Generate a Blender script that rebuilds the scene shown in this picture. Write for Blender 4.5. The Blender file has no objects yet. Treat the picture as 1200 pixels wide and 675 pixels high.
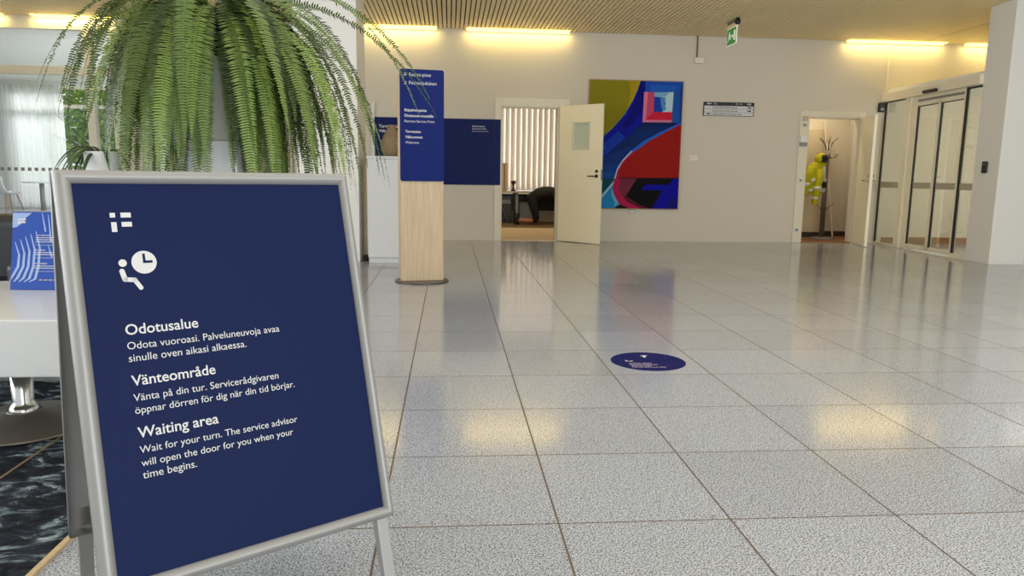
import bpy, bmesh, math, random
import numpy as np
from mathutils import Vector, Matrix, Euler
random.seed(7)
SC = bpy.context.scene
COL = SC.collection
V = Vector
PI = math.pi

# ------------------------------------------------------------------ camera
F_PX, PITCH, ROLL, YAW, EYE = 868.82, 0.151767, 0.0144405, 0.0851747, 1.04629
c, s = math.cos, math.sin
fwd0 = V((s(YAW), c(YAW), 0)); right0 = V((c(YAW), -s(YAW), 0))
fwd = fwd0 * c(PITCH) - V((0, 0, 1)) * s(PITCH)
up0 = fwd0 * s(PITCH) + V((0, 0, 1)) * c(PITCH)
rgt = right0 * c(ROLL) + up0 * s(ROLL)
upv = -right0 * s(ROLL) + up0 * c(ROLL)
cam = bpy.data.objects.new('camera', bpy.data.cameras.new('camera'))
COL.objects.link(cam)
cam.matrix_world = Matrix(((rgt.x, upv.x, -fwd.x, 0), (rgt.y, upv.y, -fwd.y, 0), (rgt.z, upv.z, -fwd.z, EYE), (0, 0, 0, 1)))
cam.data.sensor_width = 36.0
cam.data.lens = 36.0 * F_PX / 1200.0
cam.data.clip_start = 0.05
cam.data.clip_end = 200
SC.camera = cam

# ------------------------------------------------------------------ light and exposure
SC.view_settings.view_transform = 'Standard'
SC.view_settings.look = 'None'
SC.view_settings.gamma = 1.0
SC.view_settings.use_curve_mapping = False
SC.view_settings.exposure = 0.0
SKY_STRENGTH = 1.0
REAR_WINDOW_W = 310.0
SIDE_WINDOW_W = 290.0
CEILING_FILL_W = 55.0
FLOOR_FILL_W = 155.0
FAR_WINDOW_W = 900.0
LOUNGE_FILL_W = 190.0
LAMP_EMISSION = 5.0
LAMP_W = 4.4
OFFICE_W = 36.0
CLOSET_W = 20.0
PORCH_W = 42.0

def lin(r, g=None, b=None):
    if g is None: r, g, b = r
    f = lambda v: (v / 255 / 12.92) if v / 255 <= 0.04045 else ((v / 255 + 0.055) / 1.055) ** 2.4
    return (f(r), f(g), f(b), 1.0)

world = bpy.data.worlds.new('sky'); SC.world = world; world.use_nodes = True
bg = world.node_tree.nodes['Background']
bg.inputs['Color'].default_value = (0.90, 0.95, 1.0, 1)
bg.inputs['Strength'].default_value = SKY_STRENGTH

def area(name, loc, direction, sx, sy, watts, color=(1, 1, 1), parent=None):
    d = bpy.data.lights.new(name, 'AREA'); d.shape = 'RECTANGLE'; d.size = sx; d.size_y = sy
    d.energy = watts; d.color = color
    o = bpy.data.objects.new(name, d); COL.objects.link(o)
    o.rotation_euler = V(direction).to_track_quat('-Z', 'Y').to_euler()
    o.location = loc
    if parent:
        o.parent = parent; o.location = V(loc) - parent.location
    return o

area('daylight_rear', (4.6, -3.9, 1.6), (0, 1, -0.06), 9, 2.4, REAR_WINDOW_W, (0.93, 0.97, 1.0))
area('daylight_side', (-6.6, 3.0, 1.7), (1, 0.15, -0.1), 7, 2.4, SIDE_WINDOW_W, (0.93, 0.97, 1.0))
area('hall_floor_fill', (2.2, 2.2, 3.2), (0, 0, -1), 8, 7, FLOOR_FILL_W, (0.94, 0.97, 1.0))  # unseen overhead fill, added to brighten the floor and other level surfaces
area('daylight_far', (-9.0, 23.2, 5.0), (0.0, -1, -0.8), 8, 1.6, FAR_WINDOW_W, (0.95, 0.98, 1.0))
area('ceiling_fill', (3.0, 5.0, 2.3), (0, 0.45, 1), 5, 3, CEILING_FILL_W, (1.0, 0.92, 0.78))  # fill light floating in mid-air, added to lift the ceiling slats; no fitting there
area('lounge_fill', (-5.0, 16.2, 1.7), (-1, 0, -0.15), 6, 2.2, LOUNGE_FILL_W, (0.95, 0.98, 1.0))  # added fill beside the solid lounge wall, out of view; no window on that side
area('office_lamp', (1.6, 14.4, 3.0), (0, 0.1, -1), 1.6, 1.6, OFFICE_W, (1.0, 0.86, 0.66))
area('closet_lamp', (6.3, 12.5, 2.85), (0, 0, -1), 0.5, 0.4, CLOSET_W, (1.0, 0.84, 0.6))
area('porch_daylight', (8.3, 8.9, 1.5), (0, 1, 0), 1.6, 2.0, PORCH_W, (1.0, 0.97, 0.9))

# ------------------------------------------------------------------ materials
def mat(name, rgb, rough=0.5, metal=0.0, spec=0.5, emit=None, emit_s=0.0, bump=None, vary=None, coat=0.0, trans=0.0, sheen=0.0):
    m = bpy.data.materials.new(name); m.use_nodes = True
    nt = m.node_tree; b = nt.nodes['Principled BSDF']
    b.inputs['Base Color'].default_value = lin(rgb)
    b.inputs['Roughness'].default_value = rough
    b.inputs['Metallic'].default_value = metal
    b.inputs['Specular IOR Level'].default_value = spec
    b.inputs['Coat Weight'].default_value = coat
    if trans: b.inputs['Transmission Weight'].default_value = trans
    if emit:
        b.inputs['Emission Color'].default_value = lin(emit); b.inputs['Emission Strength'].default_value = emit_s
    if bump or vary:
        tc = nt.nodes.new('ShaderNodeTexCoord'); nz = nt.nodes.new('ShaderNodeTexNoise')
        nt.links.new(tc.outputs['Object'], nz.inputs['Vector'])
    if vary:
        nz.inputs['Scale'].default_value = vary[0]; nz.inputs['Detail'].default_value = 4
        mx = nt.nodes.new('ShaderNodeMix'); mx.data_type = 'RGBA'
        mx.inputs[6].default_value = lin(rgb); mx.inputs[7].default_value = lin(vary[1])
        nt.links.new(nz.outputs['Fac'], mx.inputs[0]); nt.links.new(mx.outputs[2], b.inputs['Base Color'])
    if bump:
        nb = nt.nodes.new('ShaderNodeTexNoise'); nb.inputs['Scale'].default_value = bump[0]; nb.inputs['Detail'].default_value = 3
        nt.links.new(tc.outputs['Object'], nb.inputs['Vector'])
        bp = nt.nodes.new('ShaderNodeBump'); bp.inputs['Strength'].default_value = bump[1]; bp.inputs['Distance'].default_value = 0.01
        nt.links.new(nb.outputs['Fac'], bp.inputs['Height']); nt.links.new(bp.outputs['Normal'], b.inputs['Normal'])
    return m

def nodes_of(m):
    return m.node_tree, m.node_tree.nodes['Principled BSDF']

def wood_mat(name, a, b_, axis='Z', scale=14.0, rough=0.45):
    m = mat(name, a, rough); nt, bs = nodes_of(m)
    tc = nt.nodes.new('ShaderNodeTexCoord'); mp = nt.nodes.new('ShaderNodeMapping')
    sc = {'X': (0.06, 1, 1), 'Y': (1, 0.06, 1), 'Z': (1, 1, 0.04)}[axis]
    mp.inputs['Scale'].default_value = sc
    nz = nt.nodes.new('ShaderNodeTexNoise'); nz.inputs['Scale'].default_value = scale * 5; nz.inputs['Detail'].default_value = 5
    mx = nt.nodes.new('ShaderNodeMix'); mx.data_type = 'RGBA'
    mx.inputs[6].default_value = lin(a); mx.inputs[7].default_value = lin(b_)
    rm = nt.nodes.new('ShaderNodeMapRange'); rm.inputs[1].default_value = 0.3; rm.inputs[2].default_value = 0.7
    nt.links.new(tc.outputs['Object'], mp.inputs['Vector']); nt.links.new(mp.outputs['Vector'], nz.inputs['Vector'])
    nt.links.new(nz.outputs['Fac'], rm.inputs[0]); nt.links.new(rm.outputs[0], mx.inputs[0])
    nt.links.new(mx.outputs[2], bs.inputs['Base Color'])
    return m

M = {}
M['wall'] = mat('wall_paint', (208, 200, 184), 0.6, bump=(60, 0.03))
M['white_wall'] = mat('white_wall_paint', (232, 231, 227), 0.55, bump=(60, 0.03))
M['trim'] = mat('trim_paint', (226, 220, 202), 0.4)
M['white_laminate'] = mat('white_laminate', (220, 222, 224), 0.16)
M['white_plastic'] = mat('white_plastic', (226, 226, 222), 0.4)
M['grey_plastic'] = mat('grey_plastic', (140, 140, 136), 0.45)
M['black_plastic'] = mat('black_plastic', (14, 14, 15), 0.4)
M['black_rubber'] = mat('gasket_rubber', (16, 18, 24), 0.6)
M['door_paint'] = mat('door_paint', (247, 238, 210), 0.38)
M['door_frame'] = mat('door_frame_paint', (222, 214, 194), 0.4)
M['alu_white'] = mat('white_aluminium', (238, 229, 206), 0.35)
M['satin_alu'] = mat('satin_aluminium', (152, 152, 150), 0.42, metal=0.35, bump=(500, 0.02))
M['dark_alu'] = mat('dull_aluminium', (148, 148, 146), 0.45, metal=0.7)
M['chrome'] = mat('chrome', (200, 198, 192), 0.16, metal=1.0)
M['steel'] = mat('brushed_steel', (150, 146, 140), 0.3, metal=1.0)
M['dark_steel'] = mat('dark_chrome', (96, 92, 88), 0.22, metal=1.0)
M['rack_metal'] = mat('rack_metal', (128, 118, 108), 0.35, metal=0.4)
M['poster_blue'] = mat('poster_blue', (16, 30, 70), 0.5, spec=0.1)
M['panel_blue'] = mat('panel_blue', (18, 32, 90), 0.5, spec=0.12)
M['totem_blue'] = mat('totem_blue', (12, 32, 104), 0.5, spec=0.12)
M['sticker_blue'] = mat('sticker_blue', (11, 20, 90), 0.6, spec=0.12)
M['leaflet_blue'] = mat('leaflet_blue', (36, 76, 168), 0.25)
M['leaflet_light'] = mat('leaflet_light', (150, 174, 218), 0.25)
M['print_white'] = mat('print_white', (208, 208, 208), 0.6, spec=0.2)
M['print_pink'] = mat('print_pale', (196, 182, 206), 0.5)
M['print_black'] = mat('print_black', (18, 18, 20), 0.5)
M['base_dark'] = mat('dark_base_plate', (84, 78, 80), 0.35, metal=0.4)
M['disc_metal'] = mat('bronze_disc', (122, 115, 106), 0.32, metal=0.45)
M['oak'] = wood_mat('pale_oak', (203, 183, 152), (184, 161, 129), 'Z')
M['oak_leg'] = wood_mat('oak_leg', (178, 142, 102), (150, 114, 78), 'Z')
M['beige_wood'] = wood_mat('beige_wood', (206, 184, 146), (186, 160, 120), 'Z')
M['dark_slot'] = mat('dark_void', (58, 42, 25), 0.9)
M['slat'] = mat('ceiling_slat', (246, 224, 178), 0.5)
M['lounge_slat'] = mat('lounge_ceiling_slat', (226, 224, 220), 0.5)
M['soffit'] = mat('soffit_paint', (222, 206, 170), 0.6)
M['lamp_glow'] = mat('lamp_diffuser', (255, 236, 150), 0.5, emit=(255, 222, 96), emit_s=LAMP_EMISSION)
M['leather'] = mat('black_leather', (26, 28, 34), 0.38, bump=(90, 0.12))
M['soil'] = mat('potting_soil', (46, 34, 24), 0.95, bump=(80, 0.5), vary=(60, (96, 74, 54)))
M['peat'] = mat('fern_root_mass', (40, 30, 18), 0.95, bump=(70, 0.6), vary=(40, (18, 14, 8)))
M['pot_white'] = mat('white_pot', (226, 226, 224), 0.4)
M['pot_grey'] = mat('pale_grey_pot', (190, 192, 184), 0.5)
M['strap_leaf'] = mat('strap_leaf', (52, 84, 36), 0.45, vary=(9, (26, 46, 22)))
M['dry_leaf'] = mat('dry_leaf', (120, 104, 74), 0.7)
M['curtain'] = mat('sheer_curtain', (238, 236, 234), 0.8)
M['brown_floor'] = wood_mat('closet_floor', (150, 104, 62), (124, 82, 46), 'X')
M['office_floor'] = mat('office_carpet', (216, 190, 144), 0.85, vary=(30, (204, 176, 130)))
M['office_mat'] = mat('office_mat', (118, 92, 60), 0.9)
M['skirting_dark'] = mat('dark_skirting', (64, 56, 50), 0.6)
M['blind'] = mat('blind_fabric', (240, 234, 226), 0.8)
M['hivis'] = mat('high_vis_yellow', (178, 174, 28), 0.8, spec=0.2, bump=(30, 0.3))
M['reflective'] = mat('reflective_band', (206, 210, 204), 0.4)
M['black_cloth'] = mat('black_cloth', (22, 22, 24), 0.85, bump=(40, 0.3))
M['olive_cloth'] = mat('dark_olive_cloth', (42, 42, 28), 0.85, bump=(40, 0.3))
M['skin'] = mat('skin', (178, 118, 84), 0.55)
M['hair'] = mat('dark_hair', (34, 26, 20), 0.6)
M['shirt_pale'] = mat('pale_shirt', (196, 182, 150), 0.8)
M['shoe'] = mat('dark_shoe', (24, 22, 22), 0.6)
M['wicker'] = mat('beige_ceramic', (160, 138, 108), 0.7, vary=(20, (110, 90, 66)))
M['exit_green'] = mat('exit_green', (46, 140, 62), 0.4, emit=(46, 140, 62), emit_s=0.25)
M['exit_white'] = mat('exit_white', (236, 236, 222), 0.4, emit=(240, 240, 226), emit_s=0.35)
M['conduit'] = mat('copper_conduit', (120, 64, 44), 0.5)
M['cord'] = mat('black_cord', (12, 12, 12), 0.6)
M['grey_cord'] = mat('grey_cord', (120, 118, 112), 0.6)
M['chair_shell'] = mat('white_chair_shell', (224, 222, 218), 0.4)

# thin clear glass (straight-through with a mirror-like sheen)
def glass_mat(name, tint, refl=0.08, rough=0.0):
    m = bpy.data.materials.new(name); m.use_nodes = True; nt = m.node_tree; nt.nodes.clear()
    out = nt.nodes.new('ShaderNodeOutputMaterial'); mx = nt.nodes.new('ShaderNodeMixShader')
    tr = nt.nodes.new('ShaderNodeBsdfTransparent'); gl = nt.nodes.new('ShaderNodeBsdfGlossy')
    tr.inputs['Color'].default_value = lin(tint); gl.inputs['Roughness'].default_value = rough
    lw = nt.nodes.new('ShaderNodeLayerWeight'); lw.inputs['Blend'].default_value = 0.5
    fr = nt.nodes.new('ShaderNodeMath'); fr.operation = 'POWER'; fr.inputs[1].default_value = 4.0; nt.links.new(lw.outputs['Facing'], fr.inputs[0])
    ma = nt.nodes.new('ShaderNodeMath'); ma.operation = 'ADD'; ma.inputs[1].default_value = refl; ma.use_clamp = True
    nt.links.new(fr.outputs[0], ma.inputs[0]); nt.links.new(ma.outputs[0], mx.inputs[0])
    nt.links.new(tr.outputs[0], mx.inputs[1]); nt.links.new(gl.outputs[0], mx.inputs[2])
    nt.links.new(mx.outputs[0], out.inputs['Surface'])
    return m
M['glass'] = glass_mat('clear_glass', (250, 252, 250), 0.03)
M['door_glass'] = glass_mat('vestibule_glass', (240, 240, 232), 0.10)
M['pane_frost'] = mat('frosted_pane', (196, 206, 188), 0.3)
M['frost_band'] = mat('frosted_band', (176, 168, 148), 0.6)

def curtain_mat():
    m = bpy.data.materials.new('sheer_fabric'); m.use_nodes = True; nt = m.node_tree; nt.nodes.clear()
    out = nt.nodes.new('ShaderNodeOutputMaterial')
    d = nt.nodes.new('ShaderNodeBsdfDiffuse'); t = nt.nodes.new('ShaderNodeBsdfTranslucent'); a = nt.nodes.new('ShaderNodeMixShader')
    tr = nt.nodes.new('ShaderNodeBsdfTransparent'); b = nt.nodes.new('ShaderNodeMixShader')
    d.inputs['Color'].default_value = (0.85, 0.85, 0.86, 1); t.inputs['Color'].default_value = (0.85, 0.85, 0.86, 1)
    a.inputs[0].default_value = 0.55; b.inputs[0].default_value = 0.12
    nt.links.new(d.outputs[0], a.inputs[1]); nt.links.new(t.outputs[0], a.inputs[2])
    nt.links.new(a.outputs[0], b.inputs[1]); nt.links.new(tr.outputs[0], b.inputs[2]); nt.links.new(b.outputs[0], out.inputs['Surface'])
    return m
M['curtain'] = curtain_mat()

def leaf_mat(name, dark, light, trans=0.25):
    # colour of each frond comes from its own tint attribute
    m = mat(name, light, 0.45); nt, bs = nodes_of(m)
    at = nt.nodes.new('ShaderNodeAttribute'); at.attribute_name = 'tint'
    mx = nt.nodes.new('ShaderNodeMix'); mx.data_type = 'RGBA'
    mx.inputs[6].default_value = lin(dark); mx.inputs[7].default_value = lin(light)
    nt.links.new(at.outputs['Fac'], mx.inputs[0]); nt.links.new(mx.outputs[2], bs.inputs['Base Color'])
    tl = nt.nodes.new('ShaderNodeBsdfTranslucent'); ms = nt.nodes.new('ShaderNodeMixShader'); ms.inputs[0].default_value = trans
    nt.links.new(mx.outputs[2], tl.inputs['Color'])
    out = nt.nodes['Material Output']
    nt.links.new(bs.outputs[0], ms.inputs[1]); nt.links.new(tl.outputs[0], ms.inputs[2]); nt.links.new(ms.outputs[0], out.inputs['Surface'])
    return m
M['fern'] = leaf_mat('fern_leaf', (30, 52, 14), (134, 160, 74), 0.12)
M['tree_leaf'] = leaf_mat('tree_leaf', (96, 136, 44), (176, 206, 104), 0.45)

# granite floor: speckle, tile-to-tile tone, thin brown joints
TILE_W, TILE_D, TX0, TY0 = 0.53736, 0.558, 0.33181, 2.09908
def granite():
    m = mat('polished_granite', (170, 168, 164), 0.16, spec=0.7); nt, bs = nodes_of(m); N = nt.nodes; L = nt.links
    tc = N.new('ShaderNodeTexCoord'); sp = N.new('ShaderNodeSeparateXYZ'); L.new(tc.outputs['Object'], sp.inputs[0])
    def math_(op, a, b=None):
        n = N.new('ShaderNodeMath'); n.operation = op
        for i, x in enumerate((a, b)):
            if x is None: continue
            if isinstance(x, (int, float)): n.inputs[i].default_value = x
            else: L.new(x, n.inputs[i])
        return n.outputs[0]
    def cell(o, off, size):
        t = math_('DIVIDE', math_('SUBTRACT', o, off - size * 50), size)
        fl = math_('FLOOR', t); fr = math_('SUBTRACT', t, fl)
        d = math_('MULTIPLY', math_('MINIMUM', fr, math_('SUBTRACT', 1.0, fr)), size)
        return fl, d
    fx, dx = cell(sp.outputs[0], TX0, TILE_W); fy, dy = cell(sp.outputs[1], TY0, TILE_D)
    joint_x = math_('LESS_THAN', dx, 0.0032); joint_y = math_('LESS_THAN', dy, 0.0030)
    joint = math_('MAXIMUM', joint_x, joint_y)
    cmb = N.new('ShaderNodeCombineXYZ'); L.new(fx, cmb.inputs[0]); L.new(fy, cmb.inputs[1])
    wn = N.new('ShaderNodeTexWhiteNoise'); wn.noise_dimensions = '3D'; L.new(cmb.outputs[0], wn.inputs['Vector'])
    n1 = N.new('ShaderNodeTexNoise'); n1.inputs['Scale'].default_value = 205; n1.inputs['Detail'].default_value = 3.5; n1.inputs['Roughness'].default_value = 0.6
    L.new(tc.outputs['Object'], n1.inputs['Vector'])
    r1 = N.new('ShaderNodeValToRGB'); e = r1.color_ramp.elements
    e[0].position = 0.38; e[0].color = lin(66, 70, 77); e[1].position = 0.60; e[1].color = lin(228, 234, 244)
    k = r1.color_ramp.elements.new(0.46); k.color = lin(168, 174, 184)
    L.new(n1.outputs['Fac'], r1.inputs[0])
    n2 = N.new('ShaderNodeTexVoronoi'); n2.inputs['Scale'].default_value = 170; L.new(tc.outputs['Object'], n2.inputs['Vector'])
    r2 = N.new('ShaderNodeValToRGB'); e = r2.color_ramp.elements
    e[0].position = 0.0; e[0].color = (0.62, 0.62, 0.63, 1); e[1].position = 0.45; e[1].color = (1, 1, 1, 1)
    L.new(n2.outputs['Color'], r2.inputs[0])
    mu = N.new('ShaderNodeMix'); mu.data_type = 'RGBA'; mu.blend_type = 'MULTIPLY'; mu.inputs[0].default_value = 1.0
    L.new(r1.outputs[0], mu.inputs[6]); L.new(r2.outputs[0], mu.inputs[7])
    tone = math_('ADD', math_('MULTIPLY', wn.outputs['Value'], 0.10), 0.78)
    mt = N.new('ShaderNodeMix'); mt.data_type = 'RGBA'; mt.blend_type = 'MULTIPLY'; mt.inputs[0].default_value = 1.0
    L.new(mu.outputs[2], mt.inputs[6]); L.new(tone, mt.inputs[7])
    mj = N.new('ShaderNodeMix'); mj.data_type = 'RGBA'; mj.inputs[7].default_value = lin(104, 92, 80)
    L.new(joint, mj.inputs[0]); L.new(mt.outputs[2], mj.inputs[6]); L.new(mj.outputs[2], bs.inputs['Base Color'])
    rr = math_('ADD', math_('MULTIPLY', joint, 0.4), math_('ADD', math_('MULTIPLY', n1.outputs['Fac'], 0.05), 0.10))
    L.new(rr, bs.inputs['Roughness'])
    grain = math_('ADD', math_('MULTIPLY', n1.outputs['Fac'], 2.2), -0.45)
    L.new(math_('MULTIPLY', grain, math_('SUBTRACT', 1.0, math_('MULTIPLY', joint, 0.97))), bs.inputs['Specular IOR Level'])
    return m
M['granite'] = granite()

def rug_mat():
    m = mat('marbled_rug', (30, 34, 42), 0.95, spec=0.1); nt, bs = nodes_of(m); N = nt.nodes; L = nt.links
    tc = N.new('ShaderNodeTexCoord'); mp = N.new('ShaderNodeMapping'); mp.inputs['Scale'].default_value = (1.0, 1.7, 1); mp.inputs['Rotation'].default_value = (0, 0, 0.5)
    L.new(tc.outputs['Object'], mp.inputs['Vector'])
    n = N.new('ShaderNodeTexNoise'); n.inputs['Scale'].default_value = 6.0; n.inputs['Detail'].default_value = 9; n.inputs['Roughness'].default_value = 0.68; n.inputs['Distortion'].default_value = 1.2
    L.new(mp.outputs['Vector'], n.inputs['Vector'])
    r = N.new('ShaderNodeValToRGB'); e = r.color_ramp.elements
    e[0].position = 0.40; e[0].color = lin(22, 24, 30); e[1].position = 0.66; e[1].color = lin(166, 180, 186)
    k = e.new(0.52); k.color = lin(42, 48, 58); k = e.new(0.58); k.color = lin(104, 118, 126)
    L.new(n.outputs['Fac'], r.inputs[0]); L.new(r.outputs[0], bs.inputs['Base Color'])
    return m
M['rug'] = rug_mat()

# ------------------------------------------------------------------ mesh helpers
class MB:
    def __init__(self): self.v = []; self.f = []; self.m = []
    def add(self, vs, fs, mi=0):
        o = len(self.v); self.v += [tuple(x) for x in vs]; self.f += [tuple(i + o for i in f) for f in fs]; self.m += [mi] * len(fs)
    def box(self, a, b, mi=0):
        x0, y0, z0 = a; x1, y1, z1 = b
        self.add([(x0, y0, z0), (x1, y0, z0), (x1, y1, z0), (x0, y1, z0), (x0, y0, z1), (x1, y0, z1), (x1, y1, z1), (x0, y1, z1)],
                 [(0, 3, 2, 1), (4, 5, 6, 7), (0, 1, 5, 4), (1, 2, 6, 5), (2, 3, 7, 6), (3, 0, 4, 7)], mi); return self
    def obox(self, o, ax, ay, az, mi=0):   # corner o and three edge vectors
        o, ax, ay, az = V(o), V(ax), V(ay), V(az)
        p = [o, o + ax, o + ax + ay, o + ay]; p = p + [q + az for q in p]
        fs = [(0, 3, 2, 1), (4, 5, 6, 7), (0, 1, 5, 4), (1, 2, 6, 5), (2, 3, 7, 6), (3, 0, 4, 7)]
        if ax.cross(ay).dot(az) < 0: fs = [f[::-1] for f in fs]
        self.add(p, fs, mi); return self
    def prism(self, poly, ext, mi=0):      # 3-D polygon + extrusion vector
        n = len(poly); P = [V(q) for q in poly]; e = V(ext)
        nrm = V((0, 0, 0))
        for i in range(n): nrm += P[i].cross(P[(i + 1) % n])
        if nrm.dot(e) > 0: P = P[::-1]
        Q = [q + e for q in P]
        self.add(P + Q, [tuple(range(n)), tuple(range(2 * n - 1, n - 1, -1))] + [(i, i + n, (i + 1) % n + n, (i + 1) % n) for i in range(n)], mi); return self
    def tube(self, pts, r, n=10, mi=0, cap=True):
        pts = [V(q) for q in pts]; rs = r if isinstance(r, (list, tuple)) else [r] * len(pts)
        ref = None; rings = []
        for i, q in enumerate(pts):
            t = (pts[min(i + 1, len(pts) - 1)] - pts[max(i - 1, 0)]).normalized()
            if ref is None: ref = t.orthogonal().normalized()
            ref = (ref - t * ref.dot(t)).normalized(); bi = t.cross(ref)
            rings.append([q + (ref * c(2 * PI * k / n) + bi * s(2 * PI * k / n)) * rs[i] for k in range(n)])
        vs = [x for ring in rings for x in ring]; fs = []
        for i in range(len(pts) - 1):
            for k in range(n): fs.append((i * n + k, i * n + (k + 1) % n, (i + 1) * n + (k + 1) % n, (i + 1) * n + k))
        if cap: fs += [tuple(range(n - 1, -1, -1)), tuple(range((len(pts) - 1) * n, len(pts) * n))]
        self.add(vs, fs, mi); return self
    def lathe(self, prof, ctr=(0, 0, 0), n=32, mi=0):   # [(r, z)] bottom to top, closed by caps
        ctr = V(ctr); vs = []; fs = []
        for r, z in prof:
            for k in range(n): vs.append(ctr + V((r * c(2 * PI * k / n), r * s(2 * PI * k / n), z)))
        for i in range(len(prof) - 1):
            for k in range(n): fs.append((i * n + k, i * n + (k + 1) % n, (i + 1) * n + (k + 1) % n, (i + 1) * n + k))
        fs += [tuple(range(n - 1, -1, -1)), tuple(range((len(prof) - 1) * n, len(prof) * n))]
        self.add(vs, fs, mi); return self
    def build(self, name, mats, parent=None, bevel=0.0, smooth=False, seg=2):
        me = bpy.data.meshes.new(name); me.from_pydata(self.v, [], self.f); 
        if not isinstance(mats, (list, tuple)): mats = [mats]
        for m in mats: me.materials.append(m)
        me.polygons.foreach_set('material_index', self.m)
        if smooth: me.polygons.foreach_set('use_smooth', [True] * len(self.f))
        me.update()
        o = bpy.data.objects.new(name, me); COL.objects.link(o); hook(o, parent)
        if bevel:
            b = o.modifiers.new('Bevel', 'BEVEL'); b.width = bevel; b.segments = seg; b.limit_method = 'ANGLE'; b.angle_limit = 0.6
        return o

def wloc(o):
    p = V((0, 0, 0))
    while o: p += o.location; o = o.parent
    return p
def hook(o, parent):
    if parent:
        o.parent = parent; o.location = -wloc(parent)
def tag(o, label=None, cat=None, group=None, kind=None):
    if label: o['label'] = label
    if cat: o['category'] = cat
    if group: o['group'] = group
    if kind: o['kind'] = kind
    return o
def thing(name, label, cat, loc=(0, 0, 0), group=None):
    o = bpy.data.objects.new(name, None); COL.objects.link(o); o.location = loc; o.empty_display_size = 0.1
    return tag(o, label, cat, group)
def struct(name, mb, m, **k):
    return tag(mb.build(name, m, **k), kind='structure')
def copy_tree(o, parent=None):
    q = o.copy(); COL.objects.link(q)
    if parent: q.parent = parent
    for ch in list(o.children): copy_tree(ch, q)
    return q
def soften(o, lv=2):
    m = o.modifiers.new('Subdivision', 'SUBSURF'); m.levels = lv; m.render_levels = lv
    o.data.polygons.foreach_set('use_smooth', [True] * len(o.data.polygons)); return o

def text_geo(body, width=None, height=None, bold=0.0):
    """flat lettering: vertices in the (u, v) plane with the baseline start at 0,0"""
    cu = bpy.data.curves.new('lettering', 'FONT'); cu.body = body; cu.size = 1.0; cu.offset = bold; cu.resolution_u = 4
    ob = bpy.data.objects.new('lettering', cu); COL.objects.link(ob)
    bpy.context.view_layer.update()
    me = bpy.data.meshes.new_from_object(ob.evaluated_get(bpy.context.evaluated_depsgraph_get()))
    vs = [(v.co.x, v.co.y) for v in me.vertices]; fs = [tuple(p.vertices) for p in me.polygons]
    bpy.data.objects.remove(ob); bpy.data.curves.remove(cu); bpy.data.meshes.remove(me)
    x0 = min(v[0] for v in vs); x1 = max(v[0] for v in vs)
    k = width / (x1 - x0) if width else 1.0
    ky = height / 0.72 if height else k
    if not width: k = ky
    return [((x - x0) * k, y * ky) for x, y in vs], fs
class Print:
    """flat printed marks on a plane: origin o, u to the right, v up, n outward"""
    def __init__(self, o, u, v, off=0.0012):
        self.o, self.u, self.v = V(o), V(u).normalized(), V(v).normalized()
        self.n = self.u.cross(self.v).normalized() * off; self.mb = MB()
    def P(self, a, b, lift=0.0): return self.o + self.u * a + self.v * b + self.n * (1 + lift)
    def text(self, body, a, b, width=None, height=None, bold=0.0, mi=0):
        vs, fs = text_geo(body, width, height, bold)
        self.mb.add([self.P(a + x, b + y) for x, y in vs], fs, mi); return self
    def poly(self, pts, mi=0, lift=0.0):
        P = [self.P(*q, lift) for q in pts]
        nn = V((0, 0, 0))
        for i in range(len(P)): nn += (P[i] - self.o).cross(P[(i + 1) % len(P)] - self.o)
        if nn.dot(self.n) < 0: P = P[::-1]
        self.mb.add(P, [tuple(range(len(P)))], mi); return self
    def rect(self, a0, b0, a1, b1, mi=0, lift=0.0): return self.poly([(a0, b0), (a1, b0), (a1, b1), (a0, b1)], mi, lift)
    def disc(self, a, b, r, mi=0, n=32, lift=0.0): return self.poly([(a + r * c(2 * PI * k / n), b + r * s(2 * PI * k / n)) for k in range(n)], mi, lift)
    def build(self, name, m, parent): return self.mb.build(name, m, parent)

# ================================================================== THE SETTING
YB = 11.85          # face of the back wall
ZC = 3.24           # ceiling
# floor of the hall and the lounge beyond the glass
fl = MB(); fl.box((-13, -4.2, -0.05), (10, YB + 0.12, 0)); fl.box((-13, YB + 0.12, -0.05), (-4.85, 21, 0))
struct('floor', fl, M['granite'])
of = MB(); of.box((0.2, YB + 0.12, -0.05), (4.0, 17.2, 0.0), 0); of.box((0.2, 14.75, 0), (4.0, 16.95, 0.004), 1)
struct('floor_office', of, [M['office_floor'], M['office_mat']])
struct('floor_closet', MB().box((5.2, YB + 0.12, -0.05), (7.35, 13.4, 0.0)), M['brown_floor'])
# slatted ceiling: dark void above, slats running away from the camera, plain soffit at the right
ce = MB(); ce.box((-13, -4.2, ZC + 0.07), (10, 21, ZC + 0.12), 0)
x = -12.9
while x < 7.5:
    ce.box((x, -4.2, ZC), (x + 0.048, YB - 0.02, ZC + 0.022), 1)
    if x < -4.9: ce.box((x, YB + 0.1, ZC), (x + 0.050, 20.6, ZC + 0.022), 3)
    x += 0.064
ce.box((7.52, -4.2, ZC), (10, YB, ZC + 0.03), 2)
struct('ceiling', ce, [M['dark_slot'], M['slat'], M['soffit'], M['lounge_slat']])
ce = MB(); ce.box((0.2, YB + 0.12, 3.06), (4.0, 17.2, 3.1)); ce.box((5.2, YB + 0.12, 2.92), (7.35, 13.4, 2.96))
struct('ceiling_offices', ce, M['white_wall'])

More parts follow.
